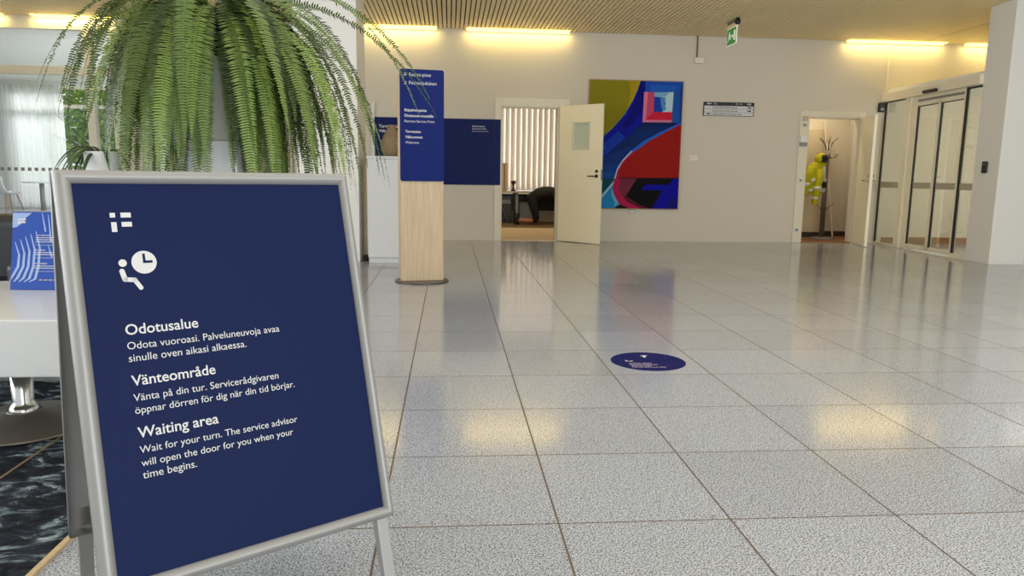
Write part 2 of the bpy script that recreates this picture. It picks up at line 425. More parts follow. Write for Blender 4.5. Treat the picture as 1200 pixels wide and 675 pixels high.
D1 = (0.81, 1.711, 2.10)      # office doorway x0, x1, top
D2 = (5.80, 6.66, 2.04)       # closet doorway
wb = MB(); W0, W1 = YB, YB + 0.12
wb.box((-4.9, W0, 0), (D1[0], W1, 3.32)); wb.box((D1[0], W0, D1[2]), (D1[1], W1, 3.32)); wb.box((D1[1], W0, 0), (D2[0], W1, 3.32))
wb.box((D2[0], W0, D2[2]), (D2[1], W1, 3.32)); wb.box((D2[1], W0, 0), (10, W1, 3.32))
struct('wall_back', wb, M['wall'])
struct('trim_1', MB().box((7.052, YB - 0.02, 2.43), (7.075, YB, ZC)), M['trim'])
struct('trim_2', MB().box((-1.205, YB - 0.05, 0), (-1.155, YB, 2.1)), M['white_laminate'])
# door frames
def door_frame(name, x0, x1, z, wl, wr, wt, proud=0.02):
    f = MB(); y0, y1 = YB - proud, YB + 0.13
    f.box((x0 - wl, y0, 0), (x0, YB, z + wt)); f.box((x1, y0, 0), (x1 + wr, YB, z + wt)); f.box((x0, y0, z), (x1, YB, z + wt))
    f.box((x0 - 0.001, YB, 0), (x0 + 0.018, y1, z)); f.box((x1 - 0.018, YB, 0), (x1 + 0.001, y1, z)); f.box((x0, YB, z - 0.018), (x1, y1, z + 0.001))
    struct(name, f, M['door_frame'], bevel=0.003)
door_frame('trim_3', D1[0], D1[1], D1[2], 0.105, 0.17, 0.12)
door_frame('trim_4', D2[0], D2[1], D2[2], 0.15, 0.09, 0.09)
struct('trim_5', MB().box((D1[0], YB - 0.01, 0), (D1[1], YB + 0.14, 0.012)), M['beige_wood'])
struct('trim_6', MB().box((D2[0], YB - 0.01, 0), (D2[1], YB + 0.14, 0.014)), M['brown_floor'])
# office and closet shells
w = MB(); w.box((0.1, W1, 0), (0.2, 17.2, 3.1)); w.box((4.0, W1, 0), (4.1, 17.2, 3.1))
w.box((0.1, 17.0, 0), (4.1, 17.2, 0.62)); w.box((0.1, 17.0, 2.75), (4.1, 17.2, 3.1)); w.box((3.3, 17.0, 0.62), (4.1, 17.2, 2.75)); w.box((0.1, 17.0, 0.62), (0.5, 17.2, 2.75))
struct('wall_office', w, M['wall'])
w = MB(); w.box((5.1, W1, 0), (5.2, 13.4, 2.96)); w.box((7.3, W1, 0), (7.4, 13.4, 2.96)); w.box((5.1, 13.3, 0), (7.4, 13.42, 2.96))
struct('wall_closet', w, M['wall'])
struct('baseboard_closet', MB().box((5.2, 13.28, 0), (7.3, 13.3, 0.09)).box((7.28, W1, 0), (7.3, 13.28, 0.09)), M['skirting_dark'])

# glazed partition at the left, in line with the back wall
gp = MB(); y0, y1 = YB - 0.02, YB + 0.1
gp.box((-12, y0, 3.2), (-4.9, y1, 3.32)); gp.box((-12, y0, 3.06), (-4.9, y1, 3.2)); gp.box((-12, y0, 2.41), (-4.9, y1, 2.535))
for px in (-5.40, -8.2, -11.0): gp.box((px, y0 + .003, 0), (px + 0.115, y1 - .003, 3.06))
gp.box((-5.02, y0 + .003, 0), (-4.9, y1 - .003, 3.06)); gp.box((-12, y0, 0), (-4.9, y1, 0.09))
struct('window_1', gp, M['trim'], bevel=0.004)
gg = MB()
for a, b in ((-11.0, -8.2), (-8.2, -5.40), (-5.40, -5.02)):
    gg.box((a + (0.115 if a < -5.1 else 0), YB + 0.035, 0.09), (b, YB + 0.045, 2.41)); gg.box((a + (0.115 if a < -5.1 else 0), YB + 0.035, 2.535), (b, YB + 0.045, 3.06))
struct('window_2', gg, M['glass'])
md = MB()
xx = -8.0
while xx < -5.45:
    md.box((xx, YB + 0.031, 0.998), (xx + 0.052, YB + 0.0345, 1.048)); xx += 0.098
struct('trim_7', md, M['grey_plastic'])
# lounge beyond: far wall with a tall window
w = MB(); w.box((-13, 20.5, 0), (-11.2, 20.7, 3.32)); w.box((-8.9 + 0.0, 20.5, 3.14), (-4.7, 20.7, 3.32)); w.box((-11.2, 20.5, 3.14), (-8.9, 20.7, 3.32)); w.box((-11.2, 20.5, 0), (-4.7, 20.7, 0.32))
w.box((-4.85, W1, 0), (-4.7, 20.7, 3.32)); w.box((-13.1, 3.0, 0), (-13, 20.7, 3.32))
struct('wall_lounge', w, M['white_wall'])
wf = MB(); a, b = 20.52, 20.6
for px in (-11.2, -10.2, -9.28, -8.4, -7.2, -6.0, -4.92): wf.box((px, a, 0.32), (px + 0.07, b, 3.14))
for z0 in (0.32, 2.58, 3.06): wf.box((-11.2, a, z0), (-4.85, b, z0 + 0.09))
struct('window_3', wf, M['alu_white'])

# right side: free-standing pillar by the porch, porch walls
P0, P1 = V((7.06, 11.85, 0)), V((6.85, 8.85, 0)); DS = (P1 - P0).normalized(); DN = V((DS.y, -DS.x, 0))     # DN points into the hall
if DN.x > 0: DN = -DN
def on(sv, z, out=0.0): return P0 + DS * sv + V((0, 0, z)) + DN * out
pl = MB(); q = on(2.5, 0)
pl.prism([(q.x, q.y, 0), (6.842, 8.85, 0), (7.325, 8.86, 0), (7.36, q.y, 0)], (0, 0, ZC + 0.06))
struct('column_porch', pl, M['white_wall'], bevel=0.004)
jl = on(2.765, 0); struct('trim_8', MB().obox(on(2.76, 1.62, 0.0), DS * 0.012, DN * 0.004, V((0, 0, 1.6))), M['white_laminate'])
w = MB(); w.box((9.35, 8.9, 0), (9.45, YB, 2.45)); w.box((7.1, 8.9, 2.43), (9.45, YB, 2.5))
struct('wall_porch', w, M['white_wall'])
struct('baseboard_porch', MB().box((9.33, 8.9, 0), (9.35, YB, 0.1)).box((7.2, YB - 0.02, 0), (9.33, YB - 0.001, 0.1)), M['brown_floor'])
w = MB(); w.box((10.0, 3.0, 0), (10.1, 12, 3.32))
struct('wall_right', w, M['white_wall'])
struct('column_white', MB().box((-1.75, 8.80, 0), (-1.05, 9.62, ZC + 0.06)), M['white_wall'], bevel=0.004)

# ceiling strip lamps along the wall
def strip_lamp(i, x0, x1, label):
    xc = (x0 + x1) / 2; L = x1 - x0
    t = thing('ceiling_light', label, 'ceiling light', (xc, YB - 0.09, ZC - 0.03), 'warm strip lights along the top of the back wall')
    h = MB(); h.box((x0, YB - 0.165, ZC - 0.002), (x1, YB - 0.015, ZC + 0.02)); h.box((x0, YB - 0.034, ZC - 0.034), (x1, YB - 0.030, ZC))
    h.build('housing', M['slat'], t)
    MB().box((x0 + 0.01, YB - 0.15, ZC - 0.012), (x1 - 0.01, YB - 0.04, ZC - 0.003)).build('diffuser', M['lamp_glow'], t)
    area('strip_glow', (xc, YB - 0.095, ZC - 0.02), (0, 0.25, -1), L, 0.1, LAMP_W * L, (1.0, 0.80, 0.34), t)
strip_lamp(0, -1.4, -0.197, 'short lit strip lamp above the blue totem sign')
strip_lamp(1, 0.255, 1.845, 'long lit strip lamp above the open office door')
strip_lamp(2, 6.31, 7.95, 'lit strip lamp above the coat closet and glass porch')
strip_lamp(3, -7.9, -6.45, 'lit strip lamp above the glazed wall, cut by the photo edge')
strip_lamp(4, -6.05, -4.95, 'lit strip lamp above the glazed wall beside the hanging fern')
strip_lamp(5, 8.3, 9.9, 'strip lamp partly hidden behind the pillar of the glass porch')

# ================================================================== A-BOARD
BO = V((-0.7754, 1.6087, 1.0157)); BU = V((0.8281, 0.5606, -0.0026)).normalized(); BV = V((0.1483, -0.2235, -0.9634)).normalized(); BN = BU.cross(BV).normalized()
BW, BH = 0.594, 0.8175
hz = V((BN.x, BN.y, 0)).normalized(); TB = 0.17
BV2 = (hz * TB + V((0, 0, -math.sqrt(1 - TB * TB)))).normalized()
ab = thing('a_frame_sign', 'blue waiting area poster stand with silver snap frame in the left foreground', 'sign', (BO.x + 0.3, BO.y + 0.3, 0))
def bp(u, v, n=0.0): return BO + BU * u + BV * v + BN * n       # v grows downward, n away from the viewer
MB().obox(bp(-0.03, -0.028, 0.006), BU * (BW + 0.055), BV * (BH + 0.052), BN * 0.008).build('backing', M['dark_alu'], ab)
pp = MB().obox(bp(-0.006, -0.006, 0.002), BU * (BW + 0.012), BV * (BH + 0.012), BN * 0.004).build('poster', M['poster_blue'], ab)
def rail(u0, v0, u1, v1, iu0, iv0, iu1, iv1):
    # mitred, rounded snap-frame rail between outer edge and inner edge
    m = MB(); prof = [(0.0, 0.016)] + [(k_ / 18, 0.004 - 0.0002 * k_ - 0.0135 * math.sin(PI * (k_ / 18)) ** 0.8) for k_ in range(19)] + [(1.0, 0.016)]
    A = [bp(u0 + (iu0 - u0) * t, v0 + (iv0 - v0) * t, n) for t, n in prof]; B = [bp(u1 + (iu1 - u1) * t, v1 + (iv1 - v1) * t, n) for t, n in prof]
    n = len(prof)
    fs = [(i, i + 1, n + i + 1, n + i) for i in range(n - 1)] + [(n - 1, 0, n, 2 * n - 1), tuple(range(n - 1, -1, -1)), tuple(range(n, 2 * n))]
    m.add(A + B, fs)
    o = m.build('frame_rail', M['satin_alu'], ab)
    bm = bmesh.new(); bm.from_mesh(o.data); bmesh.ops.recalc_face_normals(bm, faces=bm.faces); bm.to_mesh(o.data); bm.free()
oL, oT, oR, oB = -0.0315, -0.0295, BW + 0.027, BH + 0.029
rail(oL, oT, oR, oT, 0, 0, BW, 0); rail(oR, oT, oR, oB, BW, 0, BW, BH); rail(oR, oB, oL, oB, BW, BH, 0, BH); rail(oL, oB, oL, oT, 0, BH, 0, 0)
pr = Print(bp(0, 0, 0.002), BU, -BV, 0.0012)
# emblem of four tiles
for a in ((.0640, -.0731, .0742, -.0632), (.0846, -.0736, .1045, -.0630), (.0648, -.1042, .0752, -.0832), (.0846, -.0934, .1046, -.0832)): pr.rect(*a)
pr.build('emblem', M['print_white'], pp)
pr = Print(bp(0, 0, 0.002), BU, -BV, 0.0012)
# clock and seated figure
pr.disc(.1192, -.1718, .0248); 
pr.poly([(.1171, -.1533), (.1222, -.1533), (.1222, -.1684), (.1359, -.1685), (.1359, -.1738), (.1171, -.1738)], 1, 0.6)
pr.disc(.0775, -.1713, .0080)
def capsule(p, q, r):
    p, q = V((p[0], p[1])), V((q[0], q[1])); d = (q - p).normalized(); n_ = V((-d.y, d.x)); pts = []
    for k in range(9): a = -PI / 2 + PI * k / 8; w_ = d * c(a) + n_ * s(a); pts.append(tuple(q + w_ * r))
    for k in range(9): a = PI / 2 + PI * k / 8; w_ = d * c(a) + n_ * s(a); pts.append(tuple(p + w_ * r))
    pr.poly(pts)
capsule((.0745, -.1885), (.0785, -.2065), .0052); capsule((.0785, -.2065), (.0968, -.2085), .0048); capsule((.0968, -.2085), (.1072, -.2262), .0046)
pr.build('waiting_pictogram', [M['print_white'], M['poster_blue']], pp)
pr = Print(bp(0, 0, 0.002), BU, -BV, 0.0012)
for body, y, wd, bold in (('Odotusalue', .3232, .1455, .012), ('Vänteområde', .4302, .1695, .012), ('Waiting area', .5385, .1625, .012),
                    ('Odota vuoroasi. Palveluneuvoja avaa', .3540, .3250, 0), ('sinulle oven aikasi alkaessa.', .3800, .2440, 0),
                    ('Vänta på din tur. Servicerådgivaren', .4625, .3080, 0), ('öppnar dörren för dig när din tid börjar.', .4885, .3435, 0),
                    ('Wait for your turn. The service advisor', .5702, .3390, 0), ('will open the door for you when your', .5972, .3250, 0), ('time begins.', .6222, .1065, 0)):
    pr = Print(bp(0, 0, 0.002), BU, -BV, 0.0012); pr.text(body, .0672, -y, width=wd, bold=bold); pr.build('heading' if bold else 'text_line', M['print_white'], pp)
# front legs, back panel, back legs, hinge
for u in (0.574, -0.015):
    MB().obox(bp(u, BH + 0.0, 0.006), BU * 0.030, BV * (1.0475 - BH), BN * 0.026).build('leg', M['satin_alu'], ab, bevel=0.002)
def bq(u, v, n=0.0): return bp(-0.0, -0.0295, 0.024) + hz * n + BU * u + BV2 * v
k = MB(); k.obox(bq(oL, 0), BU * (oR - oL), BV2 * 0.88, hz * 0.006)
for a in ((oL, 0, 0.032, 0.88), (oR - 0.032, 0, 0.032, 0.88), (oL, 0, oR - oL, 0.03), (oL, 0.85, oR - oL, 0.03)):
    k.obox(bq(a[0], a[1], 0.0), BU * a[2], BV2 * a[3], hz * 0.02)
k.build('back_panel', M['dark_alu'], ab, bevel=0.002)
zleg = bq(0, 0.8).z; ll = (bq(0, 0.8).z - 0.0) / -BV2.z
for u in (-0.012, 0.574):
    MB().obox(bq(u, 0.8, 0.0) , BU * 0.030, BV2 * (ll - 0.0005), hz * 0.018).build('leg', M['dark_alu'], ab, bevel=0.002)
MB().tube([bp(-0.02, -0.024, 0.021), bp(BW + 0.02, -0.024, 0.021)], 0.0055, 10).build('hinge', M['dark_alu'], ab)

# ================================================================== HANGING FERN AND ITS STAND
cb = thing('low_cabinet', 'white low cabinet behind the poster stand, carrying both potted plants', 'cabinet', (-1.23, 3.91, 0))
MB().box((-1.86, 3.76, 0.05), (-0.60, 4.06, 0.94)).build('body', M['white_laminate'], cb, bevel=0.003)
MB().box((-1.83, 3.79, 0.0), (-0.63, 4.03, 0.05)).build('plinth', M['grey_plastic'], cb)
MB().box((-1.87, 3.75, 0.94), (-0.59, 4.07, 0.975)).build('worktop', M['white_laminate'], cb, bevel=0.003)

fx, fy = -1.16, 3.91
fe = thing('potted_fern', 'huge drooping green fern in a tall pale grey pot behind the poster stand', 'plant', (fx, fy, 0.975))
def sqring(pr_, ctr, r=0.035):
    m = MB(); n = 32; vs = []
    for hw, z in pr_:
        for k_ in range(n):
            a = 2 * PI * k_ / n; e = 5.0
            cx, sy = c(a), s(a); d = (abs(cx) ** e + abs(sy) ** e) ** (-1 / e)
            vs.append((ctr[0] + hw * d * cx, ctr[1] + hw * d * sy, z))
    fs = [(i * n + k_, i * n + (k_ + 1) % n, (i + 1) * n + (k_ + 1) % n, (i + 1) * n + k_) for i in range(len(pr_) - 1) for k_ in range(n)]
    fs += [tuple(range(n - 1, -1, -1)), tuple(range((len(pr_) - 1) * n, len(pr_) * n))]
    m.add(vs, fs); return m
sqring([(0.138, 0.975), (0.138, 1.187)], (fx, fy)).build('pot_stand', M['white_laminate'], fe)
sqring([(0.128, 1.188), (0.132, 1.20), (0.146, 1.565), (0.148, 1.585), (0.138, 1.585), (0.136, 1.56)], (fx, fy)).build('pot', M['pot_grey'], fe, smooth=False)
MB().lathe([(0.125, 1.56), (0.13, 1.60), (0.12, 1.68), (0.10, 1.76), (0.06, 1.82), (0.01, 1.84)], (fx, fy, 0), 20).build('root_mass', M['peat'], fe, smooth=True)

def fern_fronds():
    rnd = random.Random(11); vs = []; fs = []; tint = []
    def frond(base, az, e0, L, kq, wmax, tn, twist, sway, droop=1.53):
        n = int(L / 0.0122); p = V(base); pts = []; t_ = 0
        for i in range(n + 1):
            q_ = i / n
            e = e0 - (e0 + droop) * (1 - math.exp(-kq * q_))
            a = az + sway * q_ * q_
            d = V((c(a) * c(e), s(a) * c(e), s(e)))
            pts.append((p.copy(), d, a)); p = p + d * (L / n)
        if L > .3 and any(p.x < -1.57 and p.z < 1.24 and p.y < 3.95 for p, d, a in pts): return frond(base, az, e0, L * .94, kq, wmax, tn, twist, sway, droop)
        for i, (p, d, a) in enumerate(pts):
            q_ = i / n
            if q_ < 0.08: continue
            lat = V((-s(a), c(a), 0)); nrm = lat.cross(d)
            lat = (lat * c(twist) + nrm * s(twist)).normalized(); nrm = lat.cross(d).normalized()
            w_ = wmax * min(1, 0.45 + 2.6 * q_) * (1 - q_ ** 2.6) ** 0.9 * rnd.uniform(0.93, 1.05)
            if w_ < 0.003: continue
            for sd in (-1, 1):
                out = (lat * sd * 0.965 + d * 0.2 - nrm * rnd.uniform(-0.2, 0.22)).normalized()
                o = len(vs); b0 = p; hw = 0.0043
                vs.extend([b0 - d * hw * 0.7, b0 + d * hw, b0 + out * w_ * 0.62 + d * hw * 1.05, b0 + out * w_ + d * hw * 0.6, b0 + out * w_ * 0.55 - d * hw * 0.9])
                fs.append((o, o + 1, o + 2, o + 3, o + 4) if sd > 0 else (o + 4, o + 3, o + 2, o + 1, o))
                tint.extend([tn + rnd.uniform(-.05, .05)] * 5)
        # midrib
        for i in range(0, n - 3, 4):
            (p, d, a), (p2, d2, a2) = pts[i], pts[min(n, i + 4)]
            r0 = 0.0026 * (1 - i / n) + 0.0006; lat = V((-s(a), c(a), 0)); nn = lat.cross(d).normalized()
            o = len(vs); vs.extend([p - lat * r0, p + nn * r0, p + lat * r0, p2 - lat * r0, p2 + nn * r0, p2 + lat * r0])
            fs.extend([(o, o + 3, o + 4, o + 1), (o + 1, o + 4, o + 5, o + 2)]); tint.extend([tn + .25] * 6)
    N = 300
    for i in range(N):
        az = 2 * PI * (i * 0.618034) + rnd.uniform(-.25, .25)
        front = max(0, -s(az))
        ring = rnd.random()
        inner = i % 2 == 0
        e0 = math.radians(rnd.uniform(8, 78) if not inner else rnd.uniform(-10, 50)); L = rnd.uniform(0.80, 1.22) if not inner else rnd.uniform(.72, 1.12)
        kq = rnd.uniform(2.4, 4.6) if not inner else rnd.uniform(4.5, 9.0)
        if e0 > 1.0: L *= 1.08
        tn = rnd.betavariate(0.9, 1.2)
        if abs((az + 1.22 + PI) % (2 * PI) - PI) < .15: continue
        st = V((fx + c(az) * rnd.uniform(.02, .13), fy + s(az) * rnd.uniform(.02, .12), rnd.uniform(1.70, 1.85)))
        frond(st, az, e0, L, kq, rnd.uniform(.044, .062), tn, rnd.uniform(-.4, .4), rnd.uniform(-.5, .5))
    # the longer free fronds that leave the outline of the plant at both sides and the top
    for az, e0, L, kq, sw in ((0.0, .55, 1.25, 1.5, 0), (0.15, .9, 1.25, 1.7, .2), (-.2, .3, 1.15, 2.0, .1), (0.05, 1.1, 1.3, 2.2, -.2), (-.5, .7, 1.2, 2.2, 0),
                              (3.1, .6, .85, 1.8, 0), (3.3, .95, .95, 2.0, 0), (2.9, .4, .9, 2.6, 0.2), (3.45, .3, .9, 2.8, 0), (3.2, 1.15, 1.0, 2.6, 0), (3.6, .8, .95, 2.6, 0),
                              (-.1, .1, 1.1, 3.0, 0.1), (.2, .3, 1.2, 3.0, 0), (0.0, .35, 1.25, 3.4, 0.1), (-.25, .5, 1.3, 3.2, -.1), (.1, .7, 1.35, 3.0, 0), (-.4, .35, 1.25, 3.3, .2), (.3, .6, 1.3, 2.8, 0), (-.3, .15, 1.15, 3.2, 0.1), (-.15, .45, 1.35, 3.4, 0)):
        frond((fx + .1 * c(az), fy + .06 * s(az), 1.80), az, e0, L, kq, .043, rnd.uniform(.3, .8), rnd.uniform(-.3, .3), sw)
    me = bpy.data.meshes.new('foliage'); me.from_pydata([tuple(q_) for q_ in vs], [], fs); me.materials.append(M['fern'])
    at = me.attributes.new('tint', 'FLOAT', 'POINT'); at.data.foreach_set('value', np.clip(np.array(tint, dtype=np.float32), 0, 1))
    o = bpy.data.objects.new('foliage', me); COL.objects.link(o); hook(o, fe)
fern_fronds()
pc = thing('power_cord', 'thin black cord hanging down the front of the pale fern pot', 'cord', (-1.03, 3.75, 0.975))
MB().tube([(-1.028, 3.765, 1.57), (-1.022, 3.755, 1.52), (-1.045, 3.752, 1.44), (-1.052, 3.752, 1.36), (-1.038, 3.757, 1.27), (-1.05, 3.757, 1.16), (-1.045, 3.757, 1.05), (-1.04, 3.76, 0.98)], 0.0028, 6).build('cord', M['cord'], pc, smooth=True)

# small strap-leaved plant in a white pot
sx_, sy_ = -1.712, 3.88
sp = thing('spider_plant', 'small strap-leaved plant in a white pot at the left of the big fern', 'plant', (sx_, sy_, 0.975))
MB().lathe([(0.070, 0.976), (0.078, 0.985), (0.083, 1.128), (0.080, 1.130), (0.076, 1.118)], (sx_, sy_, 0), 36).build('pot', M['pot_white'], sp, smooth=False)
MB().lathe([(0.074, 1.10), (0.074, 1.121), (0.04, 1.128), (0.005, 1.13)], (sx_, sy_, 0), 20).build('soil', M['soil'], sp)
def strap(mb, az, e0, L, kq, w0, droop=1.4, mi=0):
    p = V((sx_ + .02 * c(az), sy_ + .02 * s(az), 1.118)); n = 14; pts = []
    for i in range(n + 1):
        q_ = i / n; e = e0 - (e0 + droop) * (1 - math.exp(-kq * q_)); d = V((c(az) * c(e), s(az) * c(e), s(e))); pts.append((p.copy(), d)); p = p + d * L / n
    vs = []; lat = V((-s(az), c(az), 0))
    for i, (p, d) in enumerate(pts):
        w_ = w0 * (1 - (i / n) ** 3) * min(1, .5 + i / 3) + .0008; nn = lat.cross(d)
        vs += [p - lat * w_ + nn * w_ * .4, p, p + lat * w_ + nn * w_ * .4]
    fs = []
    for i in range(n): fs += [(i * 3, i * 3 + 1, i * 3 + 4, i * 3 + 3), (i * 3 + 1, i * 3 + 2, i * 3 + 5, i * 3 + 4)]
    mb.add(vs, fs, mi)
lm = MB(); rnd = random.Random(4)
for az, e0, L, kq, w_ in ((3.1, 1.0, .30, 2.2, .011), (3.4, .9, .27, 2.4, .012), (2.8, .8, .24, 2.6, .011), (3.9, .7, .24, 2.6, .013), (4.2, .9, .26, 2.7, .012), (3.6, .5, .22, 2.6, .013),
                        (4.5, .7, .2, 3, .012), (2.5, 1.1, .26, 2.3, .01), (1.2, 1.0, .22, 2.5, .01), (0.2, 1.0, .2, 2.5, .01), (5.3, 1.0, .2, 2.8, .01), (3.25, .6, .29, 2.9, .011), (4.0, .95, .30, 3.0, .010)):
    strap(lm, az, e0, L, kq, w_)
strap(lm, 3.2, .86, .27, .1, .004, .4, 0); strap(lm, 3.05, .42, .25, .1, .003, .3, 1); strap(lm, 2.9, .35, .2, .3, .002, .3, 1)
lm.build('leaves', [M['strap_leaf'], M['dry_leaf']], sp, smooth=True)

# ================================================================== LEFT FOREGROUND: rug, table, leaflet, sofa
rg = MB(); rg.box((-3.4, 1.2, 0.0005), (-1.085, 3.72, 0.009), 0)
rug = tag(rg.build('rug', M['rug']), 'dark marbled rug with pale veins under the white table', 'rug')
MB().box((-1.085, 1.2, 0.0005), (-1.068, 3.72, 0.010)).build('edge_binding', M['beige_wood'], rug)
MB().box((-1.515, 1.2, 0.009), (-1.505, 3.72, 0.0105)).build('seam', M['dry_leaf'], rug)
tb = thing('low_table', 'white thick-topped table on a chrome disc base at the left edge', 'table', (-1.735, 3.08, 0))
MB().box((-2.30, 2.62, 0.327), (-1.17, 3.56, 0.53)).build('tabletop', M['white_laminate'], tb, bevel=0.006)
MB().lathe([(0.285, 0.0115), (0.288, 0.0165), (0.275, 0.022), (0.16, 0.038), (0.075, 0.060), (0.05, 0.075)], (-1.735, 3.08, 0), 48).build('base', M['disc_metal'], tb, smooth=True)
MB().lathe([(0.075, 0.055), (0.048, 0.085), (0.040, 0.11), (0.040, 0.327)], (-1.735, 3.08, 0), 32).build('column', M['chrome'], tb, smooth=True)

lf = thing('table_sign', 'small blue customer notice with white curved lines propped on the white table', 'sign', (-1.74, 3.3, 0.53))
lu = V((1, -0.03, 0)).normalized(); lv = V((0, 0.22, 1)).normalized(); lo = V((-1.865, 3.285, 0.532)); lw, lh = 0.245, 0.335
lnn = lu.cross(lv)
MB().obox(lo - lnn * 0.006, lu * lw, lv * lh, lnn * 0.004).build('sheet', M['leaflet_blue'], lf)
m_ = MB(); e_ = lo - lnn * 0.007
m_.obox(e_ + lu * 0.02, lu * (lw - .04), V((0, 0.14, 0)), V((0, 0, 0.003))); m_.prism([e_ + lu * .09 + lv * .25, e_ + lu * .09 + V((0, .12, 0)), e_ + lu * .09 + V((0, .02, 0))], lu * .07); m_.build('easel', M['grey_plastic'], lf)
MB().obox(lo + lv * lh - lnn * 0.007, lu * lw, lv * 0.006, lnn * 0.006).build('top_clip', M['grey_plastic'], lf)
lp = Print(lo - lnn * 0.002, lu, lv, 0.0008)
lp.poly([(0.0, lh - .005), (0.0, lh - .07), (.018, lh - .066), (.04, lh - .05), (.055, lh - .025), (.08, lh - .005)], 1)
rnd = random.Random(2)
for i in range(5):     # the fan of pale strokes
    a0 = .012 + .021 * i; pts = []
    left = [(a0, .205 + .012 * i), (a0 + .016, .15 + .008 * i), (a0 + .012, .10), (a0 - .012 + .003 * i, .055 - .002 * i), (a0 - .02, .035)]
    wv = (.004, .009, .011, .011, .003)
    L_ = [(max(0.002, x_), y_) for x_, y_ in left]; R_ = [(x_ + w_, y_ - .003) for (x_, y_), w_ in zip(left, wv)]
    for j in range(4): lp.poly([L_[j], R_[j], R_[j + 1], L_[j + 1]], 1, .2 + .01 * i)
for a_, b_, d_ in ((.12, .33, -.08), (.145, .325, -.12), (.17, .33, -.10), (.15, .19, -.05), (.185, .2, -.05), (.21, .18, -.05)):
    lp.poly([(a_, b_), (a_ + .003, b_), (a_ + .022, b_ + d_), (a_ + .014, b_ + d_)], 1, .3)
for a_ in ((.022, .298, .033, .305), (.036, .298, .054, .305), (.022, .283, .033, .294), (.036, .286, .054, .294)): lp.rect(*a_, 2, .4)
for hd, y_, lines in (('Anna palautetta', .232, 3), ('Ge respons', .168, 2), ('Give feedback', .110, 2)):
    lp.text(hd, .098, y_, height=.0065, bold=.02, mi=2)
    for j in range(lines): lp.rect(.098, y_ - .010 - .009 * j, .098 + (.125 - .02 * j), y_ - .0072 - .009 * j, 2, .4)
    lp.rect(.098, y_ - .014 - .009 * lines, .24, y_ - .0128 - .009 * lines, 2, .4)
for j in range(6): lp.rect(.118 + .02 * j, .040, .133 + .02 * j, .044, 3, .4)
lp.build('print', [M['leaflet_blue'], M['leaflet_light'], M['print_white'], M['shirt_pale']], lf)

sf = thing('sofa', 'black leather sofa behind the white table at the left edge', 'sofa', (-2.7, 4.0, 0))
MB().box((-3.6, 3.76, 0.10), (-2.06, 4.40, 0.30)).build('base', M['leather'], sf, bevel=0.015)
MB().box((-3.45, 3.78, 0.301), (-2.17, 4.16, 0.44)).build('seat_cushion', M['leather'], sf, bevel=0.05, seg=4)
MB().box((-3.45, 4.08, 0.42), (-2.10, 4.30, 0.80)).build('back_cushion', M['leather'], sf, bevel=0.06, seg=4)
MB().box((-2.165, 3.78, 0.28), (-2.055, 4.36, 0.58)).build('armrest', M['leather'], sf, bevel=0.03, seg=3)
for a in ((-2.12, 3.80), (-2.12, 4.34), (-3.55, 3.80), (-3.55, 4.34)): MB().tube([(a[0], a[1], 0.0), (a[0], a[1], 0.10)], 0.018, 12).build('leg', M['steel'], sf)

# ================================================================== LOUNGE BEYOND THE GLASS
cu = MB(); n = 260; X0, X1 = -11.15, -10.0; vs = []
X0, X1 = -11.35, -9.86
for i in range(n + 1):
    t = i / n; xx = X0 + (X1 - X0) * t; yy = 20.30 + 0.045 * s(t * 95) + 0.02 * s(t * 37 + 1)
    vs += [(xx, yy, 0.04), (xx + 0.01 * s(t * 20), yy, 3.13)]
cu.add(vs, [(2 * i, 2 * i + 2, 2 * i + 3, 2 * i + 1) for i in range(n)])
ct = thing('curtain', 'white sheer curtain hanging in the far lounge window', 'curtain', (-10.6, 20.3, 3.18))
cu.build('fabric', M['curtain'], ct, smooth=True)
MB().tube([(-11.5, 20.3, 3.165), (-7.5, 20.3, 3.165)], 0.015, 8).build('rail', M['white_plastic'], ct)
# tree outside the window
tr = thing('tree', 'leafy bright green tree outside the far lounge window', 'tree', (-11.6, 27, 0))
MB().tube([(-11.6, 27, 0), (-11.5, 27, 1.5), (-11.7, 27, 3.4)], [.16, .13, .06], 10).build('trunk', M['oak_leg'], tr, smooth=True)
rnd = random.Random(5); vs = []; fs = []; tn = []
for i in range(5200):
    th = rnd.uniform(0, 2 * PI); ph = math.acos(rnd.uniform(-1, 1)); rr = rnd.random() ** .45
    p = V((-11.6 + 2.2 * rr * s(ph) * c(th), 27 + 1.6 * rr * s(ph) * s(th), 2.5 + 2.3 * rr * c(ph)))
    a = V((rnd.gauss(0, 1), rnd.gauss(0, 1), rnd.gauss(0, .7))).normalized(); b = a.orthogonal().normalized(); L = rnd.uniform(.16, .30); o = len(vs)
    vs += [tuple(p), tuple(p + a * L * .5 + b * L * .3), tuple(p + a * L), tuple(p + a * L * .5 - b * L * .3)]; fs.append((o, o + 1, o + 2, o + 3)); tn += [rnd.random()] * 4
me = bpy.data.meshes.new('crown'); me.from_pydata(vs, [], fs); me.materials.append(M['tree_leaf'])
at = me.attributes.new('tint', 'FLOAT', 'POINT'); at.data.foreach_set('value', tn)
o = bpy.data.objects.new('crown', me); COL.objects.link(o); hook(o, tr)
struct('ground', MB().box((-40, 20.7, -0.4), (20, 60, -0.3)), M['tree_leaf'])

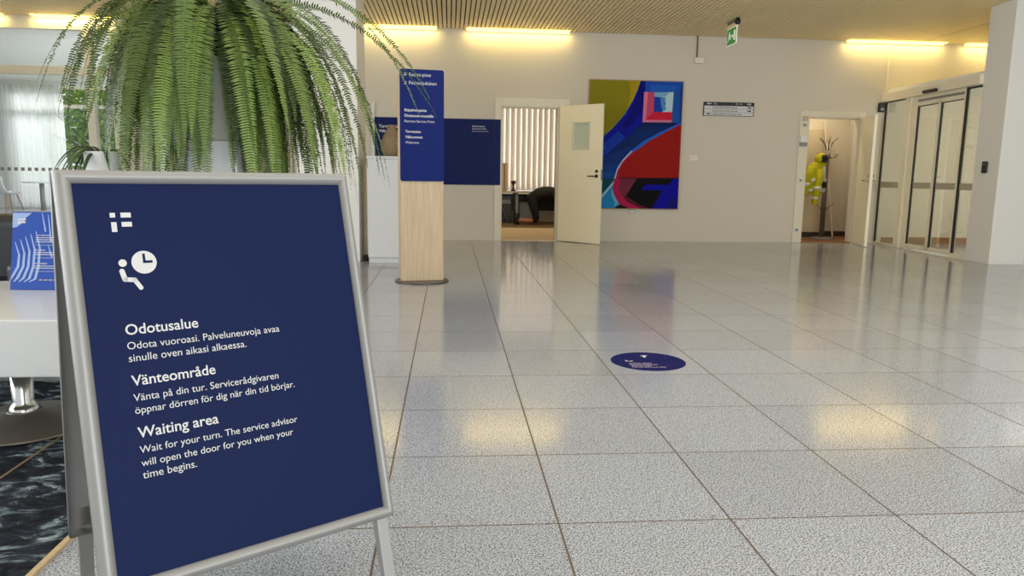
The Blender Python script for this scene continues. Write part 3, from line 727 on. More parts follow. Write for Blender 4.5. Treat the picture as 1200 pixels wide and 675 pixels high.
def shell_chair(loc, rot, label):
    t = thing('shell_chair', label, 'chair', (0, 0, 0), 'white shell chairs in the lounge')
    m = MB(); nu, nv = 12, 16; vs = []
    for j in range(nv + 1):
        q_ = j / nv
        if q_ < .5: y_ = .20 - .40 * q_ / .5; z_ = .45 - .02 * s(PI * q_ / .5)
        else: k_ = (q_ - .5) / .5; y_ = -.20 - .10 * k_ - .03 * s(PI * k_); z_ = .45 + .38 * k_ ** 1.05 + .0
        for i in range(nu + 1):
            u = -1 + 2 * i / nu; w_ = .225 * (1 - .12 * q_) * (1 if .06 < q_ < .95 else .9)
            vs.append((u * w_, y_ + (.07 * u * u if q_ > .45 else 0), z_ + .05 * u * u * (1 if q_ < .6 else .3)))
    m.add(vs, [(j * (nu + 1) + i, j * (nu + 1) + i + 1, (j + 1) * (nu + 1) + i + 1, (j + 1) * (nu + 1) + i) for j in range(nv) for i in range(nu)])
    o = m.build('shell', M['chair_shell'], t, smooth=True); so = o.modifiers.new('Solidify', 'SOLIDIFY'); so.thickness = .014
    for sx, sy in ((1, 1), (-1, 1), (1, -1), (-1, -1)):
        MB().tube([(sx * .13, sy * .12, .44), (sx * .22, sy * .22, 0)], [.017, .011], 8).build('leg', M['oak_leg'], t, smooth=True)
    t.location = loc; t.rotation_euler = (0, 0, rot); return t
shell_chair((-10.02, 17.9, 0), -0.5, 'white shell chair with wooden legs at the left of the lounge table')
shell_chair((-8.56, 17.75, 0), 1.9, 'white shell chair with wooden legs half hidden behind the poster stand')
rt = thing('lounge_table', 'small round white table on a grey post in the lounge', 'table', (-9.32, 18, 0))
MB().lathe([(.36, .70), (.38, .705), (.38, .722), (.37, .728)], (-9.32, 18, 0), 40).build('tabletop', M['white_laminate'], rt)
MB().lathe([(.055, .02), (.05, .70)], (-9.32, 18, 0), 20).build('column', M['grey_plastic'], rt, smooth=True)
MB().lathe([(.24, 0), (.24, .012), (.06, .03)], (-9.32, 18, 0), 32).build('base', M['grey_plastic'], rt)

# ================================================================== TOTEM SIGN
TA = 0.16; tu = V((c(TA), s(TA), 0)); tn_ = V((s(TA), -c(TA), 0)); tc_ = V((-0.272, 7.26, 0))
to = thing('totem_sign', 'free-standing pale oak totem with blue upper panel and white directions', 'sign', (tc_.x, tc_.y, 0))
def tp(u, z, n=0.0): return tc_ + tu * u + tn_ * n + V((0, 0, z))
MB().lathe([(.262, 0.0), (.262, .010), (.258, .014)], tc_ + tn_ * 0.02, 56).build('base', M['base_dark'], to)
MB().obox(tp(-.205, .014, -.185), tu * .41, tn_ * .255, V((0, 0, 1.95))).build('body', M['oak'], to, bevel=0.004)
m = MB(); pts = []; r = .022; w_, z0, z1 = .207, .972, 2.002
for cx_, cz_, a0 in ((w_ - r, z0 + r, -PI / 2), (w_ - r, z1 - r, 0), (-w_ + r, z1 - r, PI / 2), (-w_ + r, z0 + r, PI)):
    for k_ in range(7): a = a0 + PI / 2 * k_ / 6; pts.append(tp(cx_ + r * c(a), cz_ + r * s(a), .0705))
m.prism(pts, tn_ * .016); face = m.build('face_panel', M['totem_blue'], to)
pr = Print(tp(-w_, z1, .0865), tu, V((0, 0, 1)), .0012)
for yy in (-.062, -.137):
    pr = Print(tp(-w_, z1, .0865), tu, V((0, 0, 1)), .0012)
    for a in ((.040, .0, .0475, .008), (.052, .002, .062, .0095), (.040, .014, .0475, .024), (.052, .016, .062, .024)): pr.rect(a[0], yy + a[1], a[2], yy + a[3])
    pr.build('emblem', M['print_white'], face)
for b_, u_, y_, wd, bo in (('Suomi-piste', .086, -.064, .205, 0), ('Finlandsdisken', .086, -.140, .258, 0), ('Etäpalvelupiste', .043, -.384, .206, .02), ('Distansserviceställe', .043, -.435, .272, .02),
                       ('Remote Service Point', .043, -.485, .282, 0), ('Tervetuloa', .048, -.580, .146, .02), ('Välkommen', .048, -.631, .162, .02), ('Welcome', .048, -.681, .128, 0)):
    pr = Print(tp(-w_, z1, .0865), tu, V((0, 0, 1)), .0012); pr.text(b_, u_, y_, width=wd, bold=bo); pr.build('text_line', M['print_white'], face)

# reception counter and the vase on it
ct = thing('reception_counter', 'white reception counter behind the oak totem', 'counter', (-0.67, 9.0, 0))
MB().box((-.945, 8.74, .065), (-.42, 9.35, 1.205)).build('body', M['white_laminate'], ct, bevel=.003)
MB().box((-.94, 8.77, 0), (-.43, 9.33, .065)).build('plinth', M['white_laminate'], ct)
MB().box((-.965, 8.72, 1.205), (-.41, 9.37, 1.235)).build('countertop', M['white_laminate'], ct, bevel=.003)
vz = thing('vase', 'rounded beige vessel standing on the white counter behind the totem', 'vase', (-.70, 9.1, 1.235))
MB().lathe([(.06, 1.235), (.10, 1.25), (.13, 1.32), (.125, 1.40), (.10, 1.48), (.055, 1.56), (.045, 1.60), (.05, 1.61), (.038, 1.605)], (-.69, 9.1, 0), 36).build('vessel', M['wicker'], vz, smooth=True)
db = thing('cable_box', 'small dark cable box on the floor between column and counter', 'box', (-1.0, 9.0, 0))
MB().box((-1.03, 8.95, 0), (-.97, 9.05, .07)).build('case', M['black_plastic'], db, bevel=.006)
MB().tube([(-1.0, 9.05, .04), (-1.0, 9.2, .03), (-1.01, 9.5, .01)], .005, 6).build('cable', M['cord'], db)

# ================================================================== THINGS ON THE BACK WALL
bpn = thing('wall_panel', 'wide dark blue wall panel with small white lettering left of the office door', 'sign', (-.2, YB, 1.39))
MB().box((-1.15, YB - .024, .878), (.70, YB - .001, 1.895)).box((.704, YB - .024, .878), (.797, YB - .0205, 1.895)).build('board', M['panel_blue'], bpn)
for b_, u_, y_, wd, bo in (('Etäpalvelupiste', 1.50, .895, .20, .015), ('Distansserviceställe', 1.50, .858, .22, .015), ('Remote Service Point', 1.50, .821, .255, 0), ('Tervetuloa ry', .06, .86, .36, .02), ('Välkommen de', .06, .79, .36, .02)):
    pr = Print((-1.15, YB - .024, .878), (1, 0, 0), (0, 0, 1), .0012); pr.text(b_, u_, y_, width=wd, bold=bo); pr.build('text_line', M['print_white'], bpn)

# office door leaf
H1 = V((1.722, YB - .052, 0)); E1 = V((2.231, 11.25, 0)); L1 = .815
d1 = (E1 - H1).normalized(); n1 = V((d1.y, -d1.x, 0));
if n1.y > 0: n1 = -n1                                   # n1 towards the hall / camera side
def door_leaf(root, H, d, n_, L, z1, t=.042, window=None):
    m = MB(); 
    def B(s0, z0, s1, z1_): m.obox(H + d * s0 + V((0, 0, z0)), d * (s1 - s0), n_ * -t, V((0, 0, z1_ - z0)))
    if window:
        a0, b0, a1, b1 = window; B(0, .012, a0, z1); B(a1, .012, L, z1); B(a0, .012, a1, b0); B(a0, b1, a1, z1)
    else: B(0, .012, L, z1)
    return m.build('leaf', M['door_paint'], root)
dr = thing('door_leaf', 'cream office door standing open towards the hall with small pane', 'door', tuple(H1))
wn1 = (.285, 1.46, .575, 1.84)
door_leaf(dr, H1, d1, n1, L1, 2.115, window=wn1)
def D(s_, z, o_=0.0): return H1 + d1 * s_ + n1 * o_ + V((0, 0, z))
MB().obox(D(wn1[0], wn1[1], -.016), d1 * (wn1[2] - wn1[0]), n1 * -.008, V((0, 0, wn1[3] - wn1[1]))).build('pane', M['pane_frost'], dr)
m = MB(); e = .024
for a in ((wn1[0] - e, wn1[1] - e, wn1[2] + e, wn1[1]), (wn1[0] - e, wn1[3], wn1[2] + e, wn1[3] + e), (wn1[0] - e, wn1[1], wn1[0], wn1[3]), (wn1[2], wn1[1], wn1[2] + e, wn1[3])):
    m.obox(D(a[0], a[1], .0), d1 * (a[2] - a[0]), n1 * .008, V((0, 0, a[3] - a[1])))
m.build('glazing_bead', M['door_frame'], dr)
def lever(root, Dm, sp_, z, dirn, m_):
    h = MB(); h.tube([Dm(sp_, z, .0), Dm(sp_, z, .010)], .026, 18); h.tube([Dm(sp_, z, .008), Dm(sp_, z, .048), Dm(sp_ + dirn * .012, z, .055), Dm(sp_ + dirn * .13, z, .055)], .010, 10)
    h.build('handle', m_, root, smooth=False)
    MB().tube([Dm(sp_, z + .075, 0), Dm(sp_, z + .075, .012)], .024, 18).tube([Dm(sp_, z + .075, .012), Dm(sp_, z + .075, .022)], .014, 14).build('lock', m_, root)
lever(dr, D, .742, 1.04, -1, M['dark_steel'])
MB().obox(D(L1, .98, -.033), d1 * .002, n1 * .022, V((0, 0, .16))).build('latch_plate', M['dark_steel'], dr)

# closet door leaf
H2 = V((6.668, YB - .05, 0)); E2 = V((6.491, 11.163, 0)); d2 = (E2 - H2).normalized(); n2 = V((d2.y, -d2.x, 0))
if n2.x > 0: n2 = -n2
dc = thing('closet_door', 'white closet door standing open beside the glass porch', 'door', tuple(H2))
door_leaf(dc, H2, d2, n2, .745, 2.03)
def D_(s_, z, o_=0.0): return H2 + d2 * s_ + n2 * o_ + V((0, 0, z))
lever(dc, D_, .675, 1.03, -1, M['chrome'])
h = MB(); Dm = lambda s_, z, o_=0.0: D_(s_, z, -.042 - o_)
h.tube([Dm(.675, 1.03, 0), Dm(.675, 1.03, .048), Dm(.663, 1.03, .055), Dm(.56, 1.03, .055)], .010, 10); h.build('handle', M['chrome'], dc)
MB().tube([Dm(.675, 1.105, 0), Dm(.675, 1.105, .03)], .022, 16).build('lock', M['chrome'], dc)

# painting
pa = thing('painting', 'large abstract painting in blue, olive and red beside the open office door', 'painting', (2.94, YB, 1.53))
PX0, PX1, PZ0, PZ1 = 2.187, 3.675, .535, 2.53; yF = YB - .04
MB().box((PX0, yF + .002, PZ0), (PX1, YB - .002, PZ1)).build('stretcher', M['beige_wood'], pa)
pr = Print((PX0, yF, PZ0), (1, 0, 0), (0, 0, 1), .0004)
def pq(x_, y_):   # coordinates on the canvas, from a 0..100 by 0..100 grid measured on the picture
    return ((PX1 - PX0) * x_ / 100, (PZ1 - PZ0) * (1 - y_ / 100))
def g(x_, y_):
    yt = 17 + 10 * (x_ - 48) / 462; yb = 648 + 4 * (x_ - 90) / 382; fy_ = (y_ - yt) / (yb - yt)
    xl = 48 + 4 * fy_; xr = 510 - 38 * fy_
    xl = 48 - (0) + 42 * fy_ * 0 ; xl = 48 + 25 * fy_
    return pq(100 * (x_ - xl) / (xr - xl), 100 * fy_)
COLS = []
def paint(rgb, *pts, lift=None):
    nm = 'paint_%02d_%02d_%02d' % rgb
    m_ = bpy.data.materials.get(nm) or mat(nm, rgb, 0.6, spec=0.08)
    if m_ not in COLS: COLS.append(m_)
    P_ = [tuple(max(0, min(lim, q_)) for q_, lim in zip(g(*p_), (PX1 - PX0, PZ1 - PZ0))) for p_ in pts]
    paint.k += 1; pr.poly(P_, COLS.index(m_), paint.k)
paint.k = 0
pr.rect(0, 0, PX1 - PX0, PZ1 - PZ0, 0); COLS.append(mat('paint_ground', (24, 56, 140), .4))
paint((17, 42, 104), (300, 215), (500, 222), (440, 258), (330, 312), (250, 372), (205, 430), (185, 500), (70, 500), (70, 440), (240, 290))
paint((22, 62, 140), (60, 440), (150, 430), (210, 425), (185, 500), (60, 500)); paint((26, 74, 150), (60, 490), (60, 470), (192, 468), (186, 500)); paint((20, 52, 124), (120, 400), (262, 338), (218, 405), (190, 430), (100, 440))
paint((14, 34, 88), (300, 222), (496, 225), (470, 240), (300, 246), (282, 250)); paint((15, 44, 112), (262, 276), (410, 268), (352, 300), (236, 302))
paint((134, 128, 26), (40, 10), (290, 18), (285, 60), (262, 115), (225, 180), (175, 245), (105, 315), (60, 345), (40, 345))
paint((166, 144, 26), (238, 14), (298, 18), (285, 60), (262, 115), (232, 168), (246, 110), (248, 60)); paint((112, 116, 34), (40, 280), (120, 270), (140, 280), (105, 315), (60, 345), (40, 345)); paint((40, 110, 110), (60, 330), (150, 268), (105, 318), (60, 352))
paint((14, 22, 150), (298, 18), (322, 20), (322, 80), (314, 222), (285, 250), (235, 300), (170, 360), (110, 415), (60, 440), (60, 352), (105, 318), (175, 248), (227, 183), (264, 116), (287, 60))
paint((24, 58, 170), (60, 440), (60, 380), (110, 345), (200, 265), (232, 300), (160, 368), (110, 415)); paint((30, 76, 184), (60, 400), (60, 375), (110, 335), (150, 345), (110, 375))
paint((8, 12, 120), (298, 18), (322, 20), (322, 80), (316, 160), (268, 220), (240, 250), (215, 240), (262, 150), (287, 70))
paint((28, 74, 176), (322, 18), (520, 25), (462, 76), (320, 76)); paint((34, 92, 190), (345, 40), (485, 46), (462, 76), (345, 76)); paint((30, 80, 164), (520, 22), (505, 228), (454, 224), (462, 76)); paint((22, 62, 140), (512, 24), (520, 22), (505, 228), (488, 227), (494, 60))
paint((192, 72, 112), (316, 75), (367, 77), (364, 172), (311, 222)); paint((214, 120, 146), (316, 75), (335, 76), (326, 207), (311, 222)); paint((198, 34, 58), (311, 222), (364, 172), (452, 172), (452, 223)); paint((206, 118, 150), (311, 222), (322, 210), (452, 212), (452, 223))
paint((176, 206, 216), (367, 77), (462, 76), (454, 172), (364, 172)); paint((120, 170, 206), (367, 77), (440, 77), (420, 100), (366, 100)); paint((24, 62, 164), (366, 98), (412, 102), (422, 130), (418, 158), (404, 172), (364, 172)); paint((70, 140, 196), (395, 104), (424, 104), (416, 128), (424, 160), (408, 170), (400, 140))
paint((34, 96, 196), (500, 222), (440, 248), (400, 268), (320, 312), (250, 368), (205, 426), (184, 500), (205, 500), (222, 440), (265, 385), (330, 325), (430, 265), (500, 236))
paint((190, 196, 206), (262, 362), (222, 408), (198, 452), (188, 500), (194, 500), (204, 454), (228, 410), (268, 364))
paint((150, 26, 22), (510, 230), (500, 500), (205, 500), (215, 450), (240, 405), (285, 360), (350, 310), (430, 265)); paint((172, 30, 74), (194, 500), (200, 462), (222, 418), (262, 372), (285, 360), (240, 405), (215, 450), (207, 500))
paint((10, 72, 88), (60, 500), (190, 500), (150, 560), (80, 650), (60, 660)); paint((6, 50, 66), (60, 500), (120, 500), (60, 590)); paint((36, 128, 190), (196, 500), (80, 660), (200, 660), (222, 628), (192, 582), (184, 540)); paint((96, 168, 206), (176, 545), (190, 580), (214, 622), (190, 650), (196, 622), (180, 590)); paint((150, 186, 206), (192, 503), (204, 503), (104, 655), (92, 655))
paint((14, 12, 16), (287, 500), (510, 498), (510, 660), (190, 660), (222, 628), (240, 585)); paint((172, 28, 78), (190, 500), (216, 500), (212, 560), (248, 615), (305, 645), (345, 660), (262, 660), (215, 628), (190, 582), (182, 540)); paint((112, 44, 66), (216, 500), (289, 500), (242, 588), (230, 596), (212, 560)); paint((92, 24, 46), (232, 592), (242, 588), (300, 628), (350, 660), (310, 652), (258, 622))
paint((12, 14, 156), (330, 530), (436, 532), (460, 498), (510, 498), (510, 660), (358, 660), (408, 558), (310, 557)); paint((22, 22, 116), (440, 600), (510, 590), (510, 660), (420, 660))
paint((40, 20, 40), (205, 497), (510, 496), (510, 501), (205, 501))
pr.build('canvas', COLS, pa)
m = MB(); e = .012
for a in ((PX0 - e, PZ0 - e, PX1 + e, PZ0), (PX0 - e, PZ1, PX1 + e, PZ1 + e), (PX0 - e, PZ0, PX0, PZ1), (PX1, PZ0, PX1 + e, PZ1)): m.box((a[0], YB - .044, a[1]), (a[2], YB - .002, a[3]))
m.build('frame', M['oak_leg'], pa)
pk = thing('plaque', 'tiny dark label plate on the wall under the abstract painting', 'label', (2.95, YB, .49))
MB().box((2.885, YB - .014, .462), (3.0, YB - .001, .508)).build('plate', M['dark_alu'], pk, bevel=.003)
Print((2.885, YB - .014, .462), (1, 0, 0), (0, 0, 1)).rect(.012, .012, .103, .016).rect(.012, .026, .08, .030).build('print', M['print_white'], pk)
cd = thing('label_card', 'pale label card on the wall right of the abstract painting', 'label', (3.92, YB, 1.355))
MB().box((3.85, YB - .008, 1.315), (3.985, YB - .001, 1.395)).build('card', M['trim'], cd, bevel=.002)
q = Print((3.85, YB - .008, 1.315), (1, 0, 0), (0, 0, 1))
for i in range(4): q.rect(.015, .062 - .013 * i, .11 - .012 * i, .0635 - .013 * i)
q.build('print', M['grey_plastic'], cd)

# direction board
sg = thing('direction_sign', 'long black and white direction board high on the back wall', 'sign', (4.45, YB, 2.13))
SX0, SX1, SZ0, SZ1 = 4.035, 4.865, 2.022, 2.238
MB().box((SX0, YB - .022, SZ0), (SX1, YB - .001, SZ1)).build('board', M['print_black'], sg, bevel=.002)
pr = Print((SX0, YB - .022, SZ0), (1, 0, 0), (0, 0, 1), .001); Wd = SX1 - SX0
for i in range(3): pr.rect(.012, .006 + .0515 * i, Wd - .012, .006 + .0515 * i + .048, 0)
def arrow(a, b, d, mi):
    pr.rect(min(a, a + d * .045), b - .006, max(a, a + d * .045), b + .006, mi, .5); pr.poly([(a + d * .04, b - .018), (a + d * .08, b), (a + d * .04, b + .018)], mi, .5)
arrow(.125, .19, -1, 0); arrow(Wd - .125, .19, 1, 0)
pr.text('S/2a', .16, .178, height=.026); pr.text('101-116', Wd - .31, .178, height=.026)
class _L: pass
for i, b_ in enumerate(('LOMAKKEENTÄYTTÖ ym. tilat', 'KOKOUSHUONE Lumimies', 'KOKOUSHUONE Saarento')):
    vs_, fs_ = text_geo(b_, None, .026, .01); pr.mb.add([pr.P(.145 + x_, .017 + .0515 * i + y_, .5) for x_, y_ in vs_], fs_, 1)
arrow(.125, .03, -1, 1); arrow(Wd - .12, .0815, 1, 1); arrow(Wd - .12, .133, 1, 1)
pr.build('lettering', [M['print_white'], M['print_black']], sg)

# junction box with conduit
jb = thing('junction_box', 'small beige box under a thin brown conduit near the ceiling', 'box', (3.92, YB, 2.86))
MB().box((3.845, YB - .06, 2.82), (3.995, YB - .001, 2.912)).build('case', M['trim'], jb, bevel=.006)
MB().tube([(3.885, YB - .02, 2.912), (3.885, YB - .02, ZC)], .010, 10).build('conduit', M['conduit'], jb)

# emergency exit sign under the ceiling
ex = thing('exit_sign', 'green illuminated emergency exit sign hanging from the slatted ceiling', 'sign', (3.98, 10.62, ZC))
EY0, EY1, EZ0, EZ1 = 10.445, 10.80, 2.908, 3.142
MB().box((3.975, EY0, EZ0), (3.987, EY1, EZ1)).build('plate', M['exit_white'], ex)
MB().box((3.955, EY0 - .01, EZ1), (4.005, EY1 + .01, EZ1 + .045)).build('housing', M['slat'], ex, bevel=.004)
MB().box((3.96, 10.50, EZ1 + .045), (4.0, 10.77, ZC)).build('bracket', M['dark_alu'], ex)
MB().lathe([(.012, ZC - .09), (.034, ZC - .08), (.040, ZC - .05), (.030, ZC - .015), (.022, ZC)], (3.975, 10.42, 0), 18).build('spot_lamp', M['black_plastic'], ex, smooth=True)
pr = Print((3.975, EY1, EZ0), (0, -1, 0), (0, 0, 1), .001); w_, h_ = EY1 - EY0, EZ1 - EZ0
pr.rect(.008, .008, w_ - .008, h_ - .008, 0)
pr.rect(w_ - .10, .05, w_ - .035, h_ - .045, 1, .5)
pr.rect(.16, .105, .21, .125, 1, .6); pr.poly([(.205, .085), (.245, .115), (.205, .145)], 1, .6)
pr.disc(.098, .178, .016, 1, 16, .5); pr.poly([(.075, .165), (.115, .15), (.125, .12), (.10, .10), (.065, .125)], 1, .5); pr.poly([(.10, .10), (.125, .115), (.155, .08), (.14, .07)], 1, .5); pr.poly([(.07, .12), (.095, .105), (.065, .06), (.035, .05), (.035, .062), (.055, .07)], 1, .5); pr.poly([(.10, .155), (.15, .15), (.15, .138), (.105, .138)], 1, .5)
pr.build('pictogram', [M['exit_green'], M['exit_white']], ex)

# switches on the closet door frame and the wall
YF = YB - .02
tm = thing('thermostat', 'beige thermostat on the closet door frame, topmost of the fittings', 'thermostat', (5.73, YF, 2.0))
MB().box((5.69, YF - .03, 1.975), (5.772, YF - .001, 2.05)).build('case', M['shirt_pale'], tm, bevel=.004)
ls = thing('wall_sensor', 'tiny dark sensor below the beige thermostat on the closet frame', 'sensor', (5.725, YF, 1.9))
MB().box((5.70, YF - .02, 1.888), (5.752, YF - .001, 1.925)).build('case', M['grey_plastic'], ls, bevel=.004)
iv = thing('intercom', 'two-tone grey intercom box on the closet door frame', 'intercom', (5.715, YF, 1.65))
MB().box((5.66, YF - .05, 1.63), (5.773, YF - .001, 1.732)).build('cover', M['white_plastic'], iv, bevel=.004)
MB().box((5.66, YF - .05, 1.57), (5.773, YF - .001, 1.628)).build('speaker_grille', M['grey_plastic'], iv, bevel=.004)
sw = thing('light_switch', 'small switch with dark rocker beside the closet opening', 'switch', (5.72, YF, 1.02))
MB().box((5.673, YF - .012, .976), (5.765, YF - .001, 1.066)).build('plate', M['trim'], sw, bevel=.003)
MB().box((5.70, YF - .018, 1.0), (5.738, YF - .012, 1.042)).build('rocker', M['grey_plastic'], sw, bevel=.002)
so = thing('wall_socket', 'white wall socket low on the closet door frame', 'socket', (5.71, YF, .215))
MB().box((5.667, YF - .014, .167), (5.756, YF - .001, .258)).build('plate', M['white_plastic'], so, bevel=.003)
MB().tube([(5.711, YF - .018, .213), (5.711, YF - .010, .213)], .028, 18).build('insert', M['grey_plastic'], so)
dt = thing('motion_detector', 'small black detector at the inner corner of the glass porch', 'sensor', (6.99, YB - .03, 2.2))
MB().box((6.945, YB - .075, 2.135), (7.03, YB - .001, 2.285)).build('case', M['black_plastic'], dt, bevel=.012)
MB().box((6.96, YB - .082, 2.16), (7.015, YB - .075, 2.20)).build('lens', M['dark_alu'], dt, bevel=.004)

# ================================================================== GLASS PORCH WITH SLIDING DOORS
gp = thing('porch_front', 'cream framed glass front of the entrance porch with fixed side panes', 'glass wall', tuple(on(1.2, 0)))
def slab(m, s0, z0, s1, z1, o0, o1, mi=0): m.obox(on(s0, z0, o0), DS * (s1 - s0), DN * (o1 - o0), V((0, 0, z1 - z0)), mi)
m = MB(); slab(m, -.0, 2.295, 2.5, 2.425, -.09, .045); m.build('header', M['alu_white'], gp, bevel=.004)
m = MB(); slab(m, 0.0, 0, .03, 2.295, -.05, .0); m.build('jamb', M['alu_white'], gp)
m = MB(); slab(m, .64, 0, .79, 2.295, -.06, .0); slab(m, .79, 0, .93, 2.295, -.075, -.03); m.build('post', M['alu_white'], gp, bevel=.003)
m = MB(); slab(m, 2.13, 0, 2.17, 2.295, -.06, .0); m.build('post', M['alu_white'], gp, bevel=.003)
m = MB(); slab(m, .03, 0, .64, .035, -.05, 0); m.build('bottom_rail', M['alu_white'], gp)
m = MB(); slab(m, 2.17, 0, 2.5, .06, -.05, 0); m.build('bottom_rail', M['alu_white'], gp)
def pane(root, s0, z0, s1, z1, off):
    m = MB(); slab(m, s0, z0, s1, z1, off - .008, off); m.build('pane', M['door_glass'], root)
pane(gp, .04, .035, .64, 2.285, -.02); pane(gp, 2.185, .06, 2.5, 2.285, -.02)
for q_ in ((.03, .035, .046, 2.29), (2.17, .06, 2.188, 2.29), (2.19, 2.262, 2.49, 2.285), (.05, 2.278, .63, 2.288)):
    m = MB(); slab(m, *q_, -.03, .003); m.build('gasket', M['black_rubber'], gp)
for q_ in ((.05, .64), (2.19, 2.5)):
    m = MB(); slab(m, q_[0], .925, q_[1], 1.015, -.019, -.0175); m.build('safety_band', M['frost_band'], gp)
op = thing('door_operator', 'dark operator rail above the two sliding glass doors', 'door operator', tuple(on(1.55, 2.2)))
m = MB(); slab(m, .94, 2.2, 2.13, 2.294, -.085, -.035); m.build('cover', M['alu_white'], op)
m = MB(); slab(m, .95, 2.214, 2.125, 2.246, -.035, -.026); m.build('track', M['dark_alu'], op)
for s0, lb in ((.935, 'left sliding glass door with black gasket in the porch front'), (1.535, 'right sliding glass door with black gasket in the porch front')):
    s1 = s0 + .595; t = thing('sliding_door', lb, 'door', tuple(on(s0 + .3, 0)), 'sliding glass doors of the entrance porch')
    m = MB(); o0, o1 = -.078, -.036
    slab(m, s0, .02, s0 + .018, 2.19, o0, o1); slab(m, s1 - .062, .02, s1, 2.19, o0, o1); slab(m, s0, .02, s1, .078, o0, o1); slab(m, s0, 2.15, s1, 2.19, o0, o1); m.build('frame', M['alu_white'], t, bevel=.002)
    pane(t, s0 + .018, .078, s1 - .062, 2.15, -.052)
    m = MB(); slab(m, s0 + .014, .078, s0 + .034, 2.15, -.06, -.033); m.build('gasket', M['black_rubber'], t)
    m = MB(); slab(m, s0 + .036, 2.142, s1 - .062, 2.152, -.06, -.034); m.build('gasket', M['black_rubber'], t)
    m = MB(); slab(m, s0 + .035, .925, s1 - .063, 1.015, -.0515, -.050); m.build('safety_band', M['frost_band'], t)
sn = thing('door_sensor', 'black sensor bar on the header above the sliding doors', 'sensor', tuple(on(1.41, 2.32, .05)))
m = MB(); slab(m, 1.25, 2.30, 1.57, 2.346, .046, .10); m.build('case', M['black_plastic'], sn, bevel=.012)
m = MB(); slab(m, 1.30, 2.296, 1.52, 2.300, .055, .09); m.build('lens', M['dark_alu'], sn)
rd = thing('card_reader', 'black card reader on the pillar beside the glass porch', 'card reader', tuple(on(2.73, 1.2, 0)))
m = MB(); slab(m, 2.69, 1.152, 2.785, 1.30, .001, .028); m.build('case', M['black_plastic'], rd, bevel=.008)
m = MB(); slab(m, 2.715, 1.262, 2.76, 1.272, .028, .030); m.build('indicator', M['grey_plastic'], rd)

# ================================================================== CLOSET
cp = thing('cupboard', 'tall beige cupboard standing behind the coat rack in the closet', 'cupboard', (6.35, 13.1, 0))
MB().box((5.75, 12.98, .09), (6.80, 13.27, 1.93)).build('body', M['shirt_pale'], cp, bevel=.004)
MB().box((5.77, 13.0, 0), (6.78, 13.25, .09)).build('plinth', M['skirting_dark'], cp)
MB().box((6.25, 12.966, .1), (6.795, 12.979, 1.92)).build('door', M['shirt_pale'], cp, bevel=.003)
lt = tag(MB().tube([(6.58, 12.86, 2.06), (6.97, 13.0, .0)], .016, 8).build('lath', M['trim']), 'long pale wooden lath leaning slantwise in the closet', 'lath')
kx, ky = 6.56, 12.62
cr = thing('coat_rack', 'chrome coat stand with curled hooks in the open closet', 'coat rack', (kx, ky, 0))
MB().lathe([(.175, 0), (.18, .012), (.172, .028), (.06, .034)], (kx, ky, 0), 36).build('base', M['grey_plastic'], cr)
m = MB()
for k_ in range(4):
    a = PI / 4 + k_ * PI / 2; m.tube([(kx + .035 * c(a), ky + .035 * s(a), .03), (kx + .03 * c(a), ky + .03 * s(a), 1.66)], .011, 10)
m.tube([(kx, ky, .55), (kx, ky, .57)], .05, 14); m.tube([(kx, ky, 1.40), (kx, ky, 1.42)], .05, 14); m.build('post', M['rack_metal'], cr, smooth=True)
for k_ in range(6):
    a = .2 + k_ * PI / 3; cc, ss_ = c(a), s(a)
    MB().tube([(kx + r_ * cc, ky + r_ * ss_, z_) for r_, z_ in ((.03, 1.54), (.05, 1.62), (.10, 1.70), (.15, 1.73), (.165, 1.76))], .0085, 8).build('hook', M['rack_metal'], cr, smooth=True)
    MB().tube([(kx + r_ * cc, ky + r_ * ss_, z_) for r_, z_ in ((.03, 1.46), (.08, 1.41), (.15, 1.42), (.18, 1.47), (.17, 1.51))], .0085, 8).build('hook', M['rack_metal'], cr, smooth=True)
for k_ in range(4):
    a = PI / 4 + k_ * PI / 2 + .3; cc, ss_ = c(a), s(a)
    MB().tube([(kx + r_ * cc, ky + r_ * ss_, z_) for r_, z_ in ((.03, .50), (.07, .55), (.13, .60), (.17, .62))], .0085, 8).build('umbrella_arm', M['rack_metal'], cr, smooth=True)
# high-visibility jacket
jk = thing('safety_jacket', 'bright yellow high-visibility jacket hanging on the coat stand', 'jacket', (kx - .23, ky - .1, 1.42))
def loft(secs, n=20):   # (cx, cy, z, rx, ry)
    m = MB(); vs = []
    for cx_, cy_, z_, rx, ry in secs:
        for k_ in range(n):
            a = 2 * PI * k_ / n; w2 = 1 + .06 * s(5 * a + z_ * 9); vs.append((cx_ + rx * c(a) * w2, cy_ + ry * s(a) * w2, z_))
    fs = [(i * n + (k_ + 1) % n, i * n + k_, (i + 1) * n + k_, (i + 1) * n + (k_ + 1) % n) for i in range(len(secs) - 1) for k_ in range(n)] + [tuple(range(n)), tuple(range(len(secs) * n - 1, (len(secs) - 1) * n - 1, -1))]
    m.add(vs, fs); return m
jx, jy = kx - .235, ky - .12
loft([(jx + .03, jy, 1.36, .05, .05), (jx + .02, jy, 1.31, .12, .08), (jx, jy, 1.2, .16, .095), (jx - .005, jy, 1.02, .165, .10), (jx - .01, jy, .86, .175, .105), (jx - .01, jy, .80, .17, .10)]).build('body', M['hivis'], jk, smooth=True)
loft([(jx - .10, jy - .02, 1.27, .06, .06), (jx - .14, jy - .03, 1.12, .068, .065), (jx - .185, jy - .03, .95, .062, .06), (jx - .20, jy - .03, .80, .055, .055), (jx - .205, jy - .03, .775, .05, .05)]).build('sleeve', M['hivis'], jk, smooth=True)
loft([(jx + .02, jy - .08, 1.22, .05, .05), (jx + .0, jy - .12, 1.05, .062, .055), (jx - .04, jy - .13, .85, .058, .055), (jx - .06, jy - .13, .64, .052, .05), (jx - .06, jy - .13, .61, .048, .045)]).build('sleeve', M['hivis'], jk, smooth=True)
